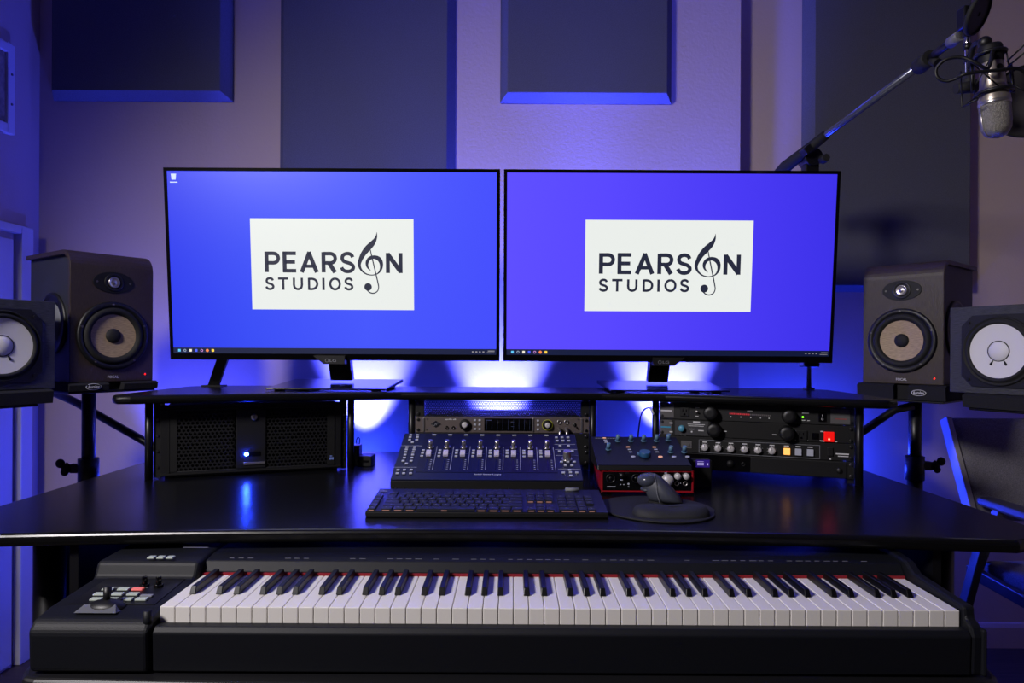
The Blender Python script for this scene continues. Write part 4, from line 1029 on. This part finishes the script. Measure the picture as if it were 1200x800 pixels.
# ================================================================== SMALL ITEMS BEHIND / BESIDE
o, M = thing('power_adapter', 'small upright black adapter with a looped cable, beside the left rack post', 'adapter', (-.4465, 1.957, DT+.0005))
part('body', MB().box(-.006, .014, -.02, .02, 0, .060), PLAS, o, bev=.002)
part('cable', MB().tube(smoothpath([(.003, 0, .059), (.002, 0, .072), (.006, 0, .080), (.011, 0, .076), (.011, 0, .066), (.008, .01, .058)]), .0016, seg=8), CABLE, o)
o, M = thing('usb_hub', 'low black block lying on the desk between left bay and centre bay', 'hub', (P(431, 545, 1.955).x-.004, 1.955, DT+.0005))
part('body', MB().box(-.019, .019, -.022, .04, 0, .030), MATB, o, bev=.002)
part('port', MB().box(-.012, .012, -.0228, -.021, .012, .018), GLOSS, o)
pc = smoothpath([P(747, 520, 1.99)+Vector((0, .0, -.12)), P(747.5, 520, 1.99), P(748.5, 503, 1.97), P(750, 492, 1.95), P(752.5, 483, 1.93), P(757, 478.5, 1.90), P(762.5, 477.5, 1.87), P(764, 479, 1.862)])
pc[0].z = DT+.004
o, M = thing('cable', 'thin black cable arching up from the desk to the right rack bay', 'cable', pc[0])
part('cord', MB().tube([p-pc[0] for p in pc], .0022, seg=8), CABLE, o)
part('connector', MB().cyl(P(762.5, 477.6, 1.862)-pc[0], P(765, 484.5, 1.835)-pc[0], .0036, seg=12), WHITEP, o, label='white connector')
# strut behind left monitor
a = P(249.5, 456.5, 2.06); a.z = SHT+.0005; b = P(268, 398, 2.02)
o, M = thing('boom_clamp_arm', 'slanted flat black metal strut below the left screen, its foot on the shelf', 'strut', a)
d = (b-a)
part('bar', MB().add([(-.016, 0, .003), (.016, 0, .003), (.016, .012, .003), (-.016, .012, .003)]+[(d.x-.016, d.y, d.z), (d.x+.016, d.y, d.z), (d.x+.016, d.y+.012, d.z), (d.x-.016, d.y+.012, d.z)],
     [(0, 1, 2, 3), (4, 5, 6, 7), (0, 1, 5, 4), (1, 2, 6, 5), (2, 3, 7, 6), (3, 0, 4, 7)]), MATB, o)
part('foot', MB().box(-.03, .03, -.015, .03, 0, .004), MATB, o)
# ================================================================== BOOM STAND, MICROPHONE
bp = Vector((P(948, 440, 2.06).x, 2.06, SHT+.0005))
o, M = thing('microphone_boom', 'black boom arm on a chrome pole behind the right screen, reaching over the wooden speaker', 'microphone stand', bp)
def bl_(px, py, D): return P(px, py, D)-bp
top = bl_(952, 186, 2.06)
part('clamp', MB().box(-.013, .013, -.013, .013, 0, .006), STEEL, o, bev=.002)
part('pole', MB().cyl((0, 0, .004), (0, 0, top.z-.01), .0068, seg=18), CHROME, o, label='chrome upright pole')
part('pole_bracket', MB().box(-.024, .024, -.02, .02, .068, .098), STEEL, o, bev=.004)
part('pole_sleeve', MB().cyl((0, 0, .12), (0, 0, top.z-.02), .013, seg=18), STEEL, o)
j0, j1, j2 = bl_(920, 196, 2.10), bl_(968, 158, 1.98), bl_(1086, 71, 1.55)
part('pivot', MB().cyl(Vector((0, -.028, top.z)), Vector((0, .028, top.z)), .027, seg=24).box(-.02, .02, -.018, .018, top.z-.06, top.z), STEEL, o, bev=.002)
part('pivot_knob', MB().cyl((.022, -.035, top.z-.012), (.022, -.06, top.z-.012), .014, .011, seg=8), RUB, o)
part('rear_grip', MB().tube([j0+(j0-j1)*.2, j0, j0+(j1-j0)*.55, j1], .02, seg=18, rs=[.013, .019, .016, .014]), RUB, o)
part('rear_clutch', MB().box(-.028, .028, -.02, .02, -.011, .011, T(*(j0+(j1-j0)*.62)) @ RY(R(-38))), STEEL, o, bev=.003)
part('boom_tube', MB().tube([j0+(j1-j0)*.5, j1, j2], .0095, seg=18), STEEL if False else mat('boom_tube', (120, 124, 140), .2, metal=.7), o)
j3 = bl_(1126, 41, 1.42)
part('front_clutch', MB().cyl(j2-(j3-j2)*.25, j2+(j3-j2)*.12, .019, .018, seg=12).cyl(j2+Vector((0, -.02, -.008)), j2+Vector((.004, -.034, -.02)), .01, seg=10), RUB, o)
part('extension_tube', MB().cyl(j2, j3, .0085, seg=16), STEEL, o)
part('end_sleeve', MB().cyl(j2+(j3-j2)*.72, j3, .0125, .0115, seg=16), mat('grey_cap', (110, 110, 116), .4), o)
rod0, rod1 = bl_(1131.5, 8, 1.39), bl_(1135, 92, 1.39)
part('threaded_rod', MB().cyl(rod0, rod1, .0052, seg=16), CHROME, o, label='shiny vertical mounting rod')
for k in (.42, .60, .78):
    c_ = rod0+(rod1-rod0)*k; part('rod_collar', MB().cyl(c_, c_+Vector((0, 0, .012)), .0078, seg=14), STEEL, o)
part('rod_block', MB().box(-.011, .011, -.014, .012, -.022, .022, T(*bl_(1131, 22, 1.39))), STEEL, o, bev=.003)
part('lower_knob', MB().cyl(bl_(1120, 104, 1.37), bl_(1143, 101, 1.37), .010, .013, seg=10).cyl(bl_(1135, 88, 1.39), bl_(1136, 103, 1.39), .011, seg=12), RUB, o)
# pop filter folded by the boom
pf = P(1146, 16, 1.33)
o2, M = thing('pop_filter', 'black round pop filter tilted beside the top of the mounting rod', 'pop filter', pf)
Md2 = RY(R(38)) @ RZ(R(48))
part('hoop', MB().lathe([(.036, -.004), (.039, -.0045), (.040, 0), (.039, .0045), (.036, .004), (.036, -.004)], Md2 @ Matrix.Scale(1.0, 4), 44), RUB, o2)
part('mesh', MB().lathe([(.0365, -.0012), (0, -.0015)], Md2, 44).lathe([(.0365, .0012), (0, .0015)], Md2, 44), MATB, o2)
part('clip', MB().cyl((0, 0, .0), P(1132, 20, 1.38)-pf, .005, seg=10), STEEL, o2)
# microphone
ma, mb_ = P(1160, 56, 1.30), P(1168.5, 160, 1.30)
o3, M = thing('microphone', 'silver large-capsule microphone hanging upside down in its shock mount', 'microphone', ma)
ax = (mb_-ma); Lm = ax.length; Q = Vector((0, 0, -1)).rotation_difference(ax.normalized()).to_matrix().to_4x4()
Qm = Q @ RX(-PI/2)    # local +y of the lathe runs down the microphone
part('body', MB().lathe([(0, 0), (.016, 0), (.0195, .006), (.0205, .055), (.0235, .088), (.0262, .096), (.0265, .104)], Qm, 36), mat('mic_silver', (178, 168, 156), .32, metal=.75), o3)
part('base_cap', MB().lathe([(0, -.004), (.0185, -.004), (.0205, .0), (.021, .022), (.0208, .03)], Qm, 30), MATB, o3)
part('grille', MB().lathe([(.0262, .104), (.0262, .140), (.0245, .155), (.019, .165), (.010, .170), (0, .171)], Qm, 40), WINDG, o3, label='metal mesh head')
part('grille_band', MB().lathe([(.0266, .103), (.0272, .104), (.0272, .109), (.0264, .110)], Qm, 36), SIL, o3)
m = MB()
for s in (-1, 1): m.tube([Q @ Vector((s*.0268, 0, -.108)), Q @ Vector((s*.0268, 0, -.140)), Q @ Vector((s*.025, 0, -.155)), Q @ Vector((s*.019, 0, -.1655)), Q @ Vector((0, 0, -.172))], .0016, seg=8)
part('grille_frame', m, SIL, o3)
part('badge', MB().cyl(Q @ Vector((0, -.0205, -.045)), Q @ Vector((0, -.0225, -.045)), .006, seg=20), MATB, o3)
# shock mount
o4, M = thing('shock_mount', 'black spider shock mount with elastic cords holding the silver microphone', 'microphone mount', ma)
def ring(r_, d_, tr_=.0028):
    pts = [Q @ Vector((r_*math.cos(2*PI*i/28), r_*math.sin(2*PI*i/28), -d_)) for i in range(29)]
    return MB().tube(pts, tr_, seg=8)
for r_, d_ in ((.0245, .012), (.030, .086)): part('inner_ring', ring(r_, d_, .0036), PLAS, o4)
for k in range(2):
    a_ = R(180*k+15); part('strut', MB().tube([Q @ Vector((.048*math.cos(a_), .048*math.sin(a_), -.028)), Q @ Vector((.050*math.cos(a_), .050*math.sin(a_), -.084))], .003, seg=8), PLAS, o4)
for k in range(8):
    a_ = R(15+180*(k//4)); b_ = R(15+180*(k//4)+(60 if k % 4 < 2 else -60)); r1 = (.048, .030) if k % 2 else (.050, .082); r2 = (.030, .086) if k % 2 else (.0245, .012)
    part('elastic_cord', MB().tube([Q @ Vector((r1[0]*math.cos(a_), r1[0]*math.sin(a_), -r1[1])), Q @ Vector((r2[0]*math.cos(b_), r2[0]*math.sin(b_), -r2[1]))], .0014, seg=6), CABLE, o4)
def ml(px, py, D): return P(px, py, D)-ma
for pts in (((1126, 84, 1.33), (1127.5, 125.5, 1.30), (1152, 108, 1.29)), ((1127.5, 125.5, 1.30), (1146, 116, 1.27)), ((1180, 72, 1.29), (1203, 50, 1.25)), ((1181, 78, 1.29), (1205, 58, 1.25)), ((1181, 96, 1.29), (1204, 108, 1.27))):
    part('elastic_cord', MB().tube([ml(*p) for p in pts], .0017, seg=6), CABLE, o4)
part('mount_arm', MB().tube(smoothpath([ml(1136, 80, 1.385), ml(1141, 54, 1.36), ml(1152, 50, 1.335), ml(1158, 52, 1.325)]), .0055, seg=10).sphere(ml(1154, 50, 1.30), .012, seg=16, rings=10), PLAS, o4)
# cable
cpts = smoothpath([P(1163, 60, 1.272), P(1158, 80, 1.26), P(1144, 74, 1.26), P(1128, 67.5, 1.27), P(1110, 69, 1.28), P(1098, 79, 1.29), P(1098, 90, 1.29), P(1108, 95, 1.285), P(1120, 92, 1.275), P(1130, 87, 1.262), P(1150, 84, 1.255), P(1172, 82, 1.25), P(1190, 80, 1.25), P(1200, 84, 1.25), P(1206, 95, 1.25), P(1215, 130, 1.26)])
o5 = part('microphone_cable', MB().tube([p-cpts[0] for p in cpts], .0032, seg=10), CABLE); o5.location = cpts[0]
tag(o5, 'black microphone cable looping beside the shock mount', 'cable')
pf2 = P(1206, 118, 1.46)
o6, M = thing('windscreen', 'large dark round disc screen cut by the right frame edge beside the microphone', 'pop filter', pf2)
Mw = RZ(R(-30))
part('hoop', MB().lathe([(.074, -.005), (.077, -.006), (.078, 0), (.077, .006), (.074, .005), (.074, -.005)], Mw, 56), RUB, o6)
part('mesh', MB().lathe([(.0745, -.0015), (0, -.002)], Mw, 56).lathe([(.0745, .0015), (0, .002)], Mw, 56), mat('nylon_mesh', (46, 42, 46), .9), o6)
gx = Vector((1.30, 1.26, 0))-pf2
part('gooseneck', MB().tube(smoothpath([(.068, -.038, 0), (.11, -.08, -.01), (gx.x-.02, gx.y, -.12), (gx.x, gx.y, -.25)]), .005, seg=10), STEEL, o6)
part('stand_pole', MB().cyl((gx.x, gx.y, gx.z+.02), (gx.x, gx.y, -.24), .009, seg=14), STEEL, o6)
part('stand_base', MB().cyl((gx.x, gx.y, gx.z), (gx.x, gx.y, gx.z+.02), .10, seg=32), STEEL, o6)
# ================================================================== CHAIR
ch, M = thing('armchair', 'grey fabric chair with pale metal frame and arms, right of the desk', 'chair', (1.62, 2.0, 0), R(0))
def cl_(p): return Vector(p)-Vector((1.62, 2.0, 0))
tl = P(1108, 490, 2.22); bl2 = P(1134, 588, 2.10); 
XR = 1.88
def frame_bar(a, b, w_, d_, m_=None):
    a = Vector(a); b = Vector(b); u = (b-a).normalized(); s_ = Vector((1, 0, 0)); s_ = (s_-u*s_.dot(u)).normalized(); t_ = u.cross(s_)
    mb = MB(); vs = []
    for p in (a, b):
        for i, j in ((-1, -1), (1, -1), (1, 1), (-1, 1)): vs.append(p+s_*(w_/2*i)+t_*(d_/2*j))
    return mb.add(vs, [(0, 1, 2, 3), (4, 5, 6, 7), (0, 1, 5, 4), (1, 2, 6, 5), (2, 3, 7, 6), (3, 0, 4, 7)])
tl = cl_(tl); bl3 = cl_(bl2); low = bl3+(bl3-tl)*.62
part('back_stile', frame_bar(tl, low, .018, .04), CHAIRM, ch, bev=.003)
dx = .47
rt, rl = tl+Vector((dx+.02, 0, 0)), low+Vector((dx-.03, 0, 0))
part('back_stile', frame_bar(rt, rl, .018, .04), CHAIRM, ch, bev=.003)
g = .010
def bpanel(t0, t1):
    A0 = tl+(low-tl)*t0; A1 = tl+(low-tl)*t1; B0 = rt+(rl-rt)*t0; B1 = rt+(rl-rt)*t1
    vs = []; nx_, nz_ = 12, 8
    for layer in (0, 1):
        for j in range(nz_+1):
            for i in range(nx_+1):
                u_, v_ = i/nx_, j/nz_; a_ = A0.lerp(A1, v_); b_ = B0.lerp(B1, v_); p = a_.lerp(b_, .02+.96*u_)
                bul = .012*math.sin(PI*u_)*math.sin(PI*v_)+.012
                vs.append(p+Vector((0, -bul if layer == 0 else .014, 0)))
    N = (nx_+1)*(nz_+1); fs = []
    for l_ in (0, 1):
        for j in range(nz_):
            for i in range(nx_):
                k_ = l_*N+j*(nx_+1)+i; fs.append((k_, k_+1, k_+nx_+2, k_+nx_+1))
    per = [i for i in range(nx_+1)]+[(j)*(nx_+1)+nx_ for j in range(1, nz_+1)]+[nz_*(nx_+1)+i for i in range(nx_-1, -1, -1)]+[j*(nx_+1) for j in range(nz_-1, 0, -1)]
    for q_ in range(len(per)): a_, b_ = per[q_], per[(q_+1) % len(per)]; fs.append((a_, b_, N+b_, N+a_))
    return MB().add(vs, fs, None, 0, True)
part('backrest', bpanel(.0, .74), CHAIRF, ch)
sz = .47
x0 = low.x-.02; x1 = low.x+dx
part('seat', MB().box(x0+.02, x1-.02, -.40+.0, .03, sz-.045, sz), CHAIRF, ch, bev=.018, seg=4)
BLK = mat('chair_black', (52, 52, 60), .4)
for s_, x in ((-1, x0-.01), (1, x1+.01)):
    fl = Vector((x+s_*.0, -.17, .60)) if s_ > 0 else cl_(P(1150, 640, 1.86))
    fo = Vector((x+s_*.05, -.20, .0)) if s_ > 0 else cl_(P(1131, 712, 1.84))+(cl_(P(1131, 712, 1.84))-cl_(P(1150, 640, 1.86)))*2.55
    fo.z = .005
    part('front_leg', frame_bar(fl+(fl-fo)*.06, fo, .020, .034), BLK, ch, bev=.003)
    part('rear_leg', frame_bar(Vector((x, .0, .50)), Vector((x+s_*.03, .13, .005)), .020, .030), BLK, ch, bev=.003)
    part('seat_rail', frame_bar(Vector((x+.0, -.38, sz-.055)), Vector((x, .04, sz-.035)), .022, .034), BLK, ch, bev=.003)
    part('armrest', MB().prism([(x-.03, -.40), (x+.03, -.40), (x+.036, -.30), (x+.028, .06), (x-.028, .06), (x-.036, -.30)], .625, .65, M=T(.06 if s_ < 0 else 0, 0, 0)), BLK, ch, bev=.008)
    part('arm_post', frame_bar(Vector((x+(.06 if s_ < 0 else 0), .0, .63)), Vector((x, .01, .44)), .018, .03), BLK, ch, bev=.003)
    part('arm_post', frame_bar(Vector((x+(.06 if s_ < 0 else 0), -.26, .63)), Vector((x, -.24, .43)), .018, .03), BLK, ch, bev=.003)
# ================================================================== LED LAMPS + LIGHTS
def lamp(x, z, spot, point, label, col=(.05, .066, 1.0), cone=56):
    yw = WY if x < JX else WY2
    o, M = thing('wall_lamp', label, 'lamp', (x, yw-.0005, z), 0, 'blue uplights on the wall behind the desk')
    part('housing', MB().box(-.04, .04, -.16, 0, -.05, 0).box(-.044, .044, -.164, 0, -.004, .002), MATB, o, bev=.003)
    part('lens', MB().box(-.032, .032, -.150, -.03, .0022, .004), LAMPB, o)
    if spot:
        L = bpy.data.lights.new('led_beam', 'SPOT'); L.energy = spot; L.color = col; L.shadow_soft_size = .02; L.spot_size = R(cone); L.spot_blend = .75
        q = bpy.data.objects.new('led_beam', L); C.objects.link(q); q.parent = o; q.location = (0, -.115, .01); q.rotation_euler = (PI+R(-16), 0, 0)
    L = bpy.data.lights.new('led_spill', 'POINT'); L.energy = point; L.color = (.018, .045, 1.0); L.shadow_soft_size = .07
    q = bpy.data.objects.new('led_spill', L); C.objects.link(q); q.parent = o; q.location = (0, -.10, .035)
    return o
for x, n_ in ((-.525, 'below the left screen'), (-.045, 'below the gap between the screens'), (.545, 'below the right screen')):
    lamp(x, .66, 560., 3.5, 'blue wall uplight behind the desk, '+n_)
lamp(-1.12, .46, 130, 8., 'blue wall uplight behind the desk, nearest the left corner', cone=70)
lamp(1.04, .60, 0, 30., 'blue wall uplight behind the desk, nearest the chair')
def area(name, loc, target, size, power, col, sy=None):
    L = bpy.data.lights.new(name, 'AREA'); L.energy = power; L.color = col; L.size = size
    if sy: L.shape = 'RECTANGLE'; L.size_y = sy
    q = bpy.data.objects.new(name, L); C.objects.link(q); q.location = loc
    q.rotation_euler = (Vector(target)-Vector(loc)).to_track_quat('-Z', 'Y').to_euler()
    return q
L = bpy.data.lights.new('room_light', 'SPOT'); L.energy = 262.; L.color = (1.0, .94, .95); L.shadow_soft_size = .22; L.spot_size = R(104); L.spot_blend = 1.
q = bpy.data.objects.new('room_light', L); C.objects.link(q); q.location = (-1.58, -.12, 2.3)
q.rotation_euler = (Vector((-.05, 1.3, .75))-q.location).to_track_quat('-Z', 'Y').to_euler()
w_ = bpy.data.worlds.new('world'); bpy.context.scene.world = w_; w_.use_nodes = True
w_.node_tree.nodes['Background'].inputs[0].default_value = (.5, .45, .55, 1); w_.node_tree.nodes['Background'].inputs[1].default_value = .02
# ================================================================== CAMERA + VIEW
cam = bpy.data.cameras.new('camera'); cam.sensor_width = 36; cam.lens = 24; cam.shift_y = 10/1200; cam.clip_start = .02
co = bpy.data.objects.new('camera', cam); C.objects.link(co)
co.matrix_world = T(0, 0, CZ) @ RX(PI/2) @ RZ(ROLL)
sc = bpy.context.scene; sc.camera = co
sc.view_settings.view_transform = 'Standard'; sc.view_settings.look = 'None'; sc.view_settings.gamma = 1; sc.view_settings.use_curve_mapping = False
sc.view_settings.exposure = 0.0
sc.cycles.use_denoising = True
sc.cycles.max_bounces = 6
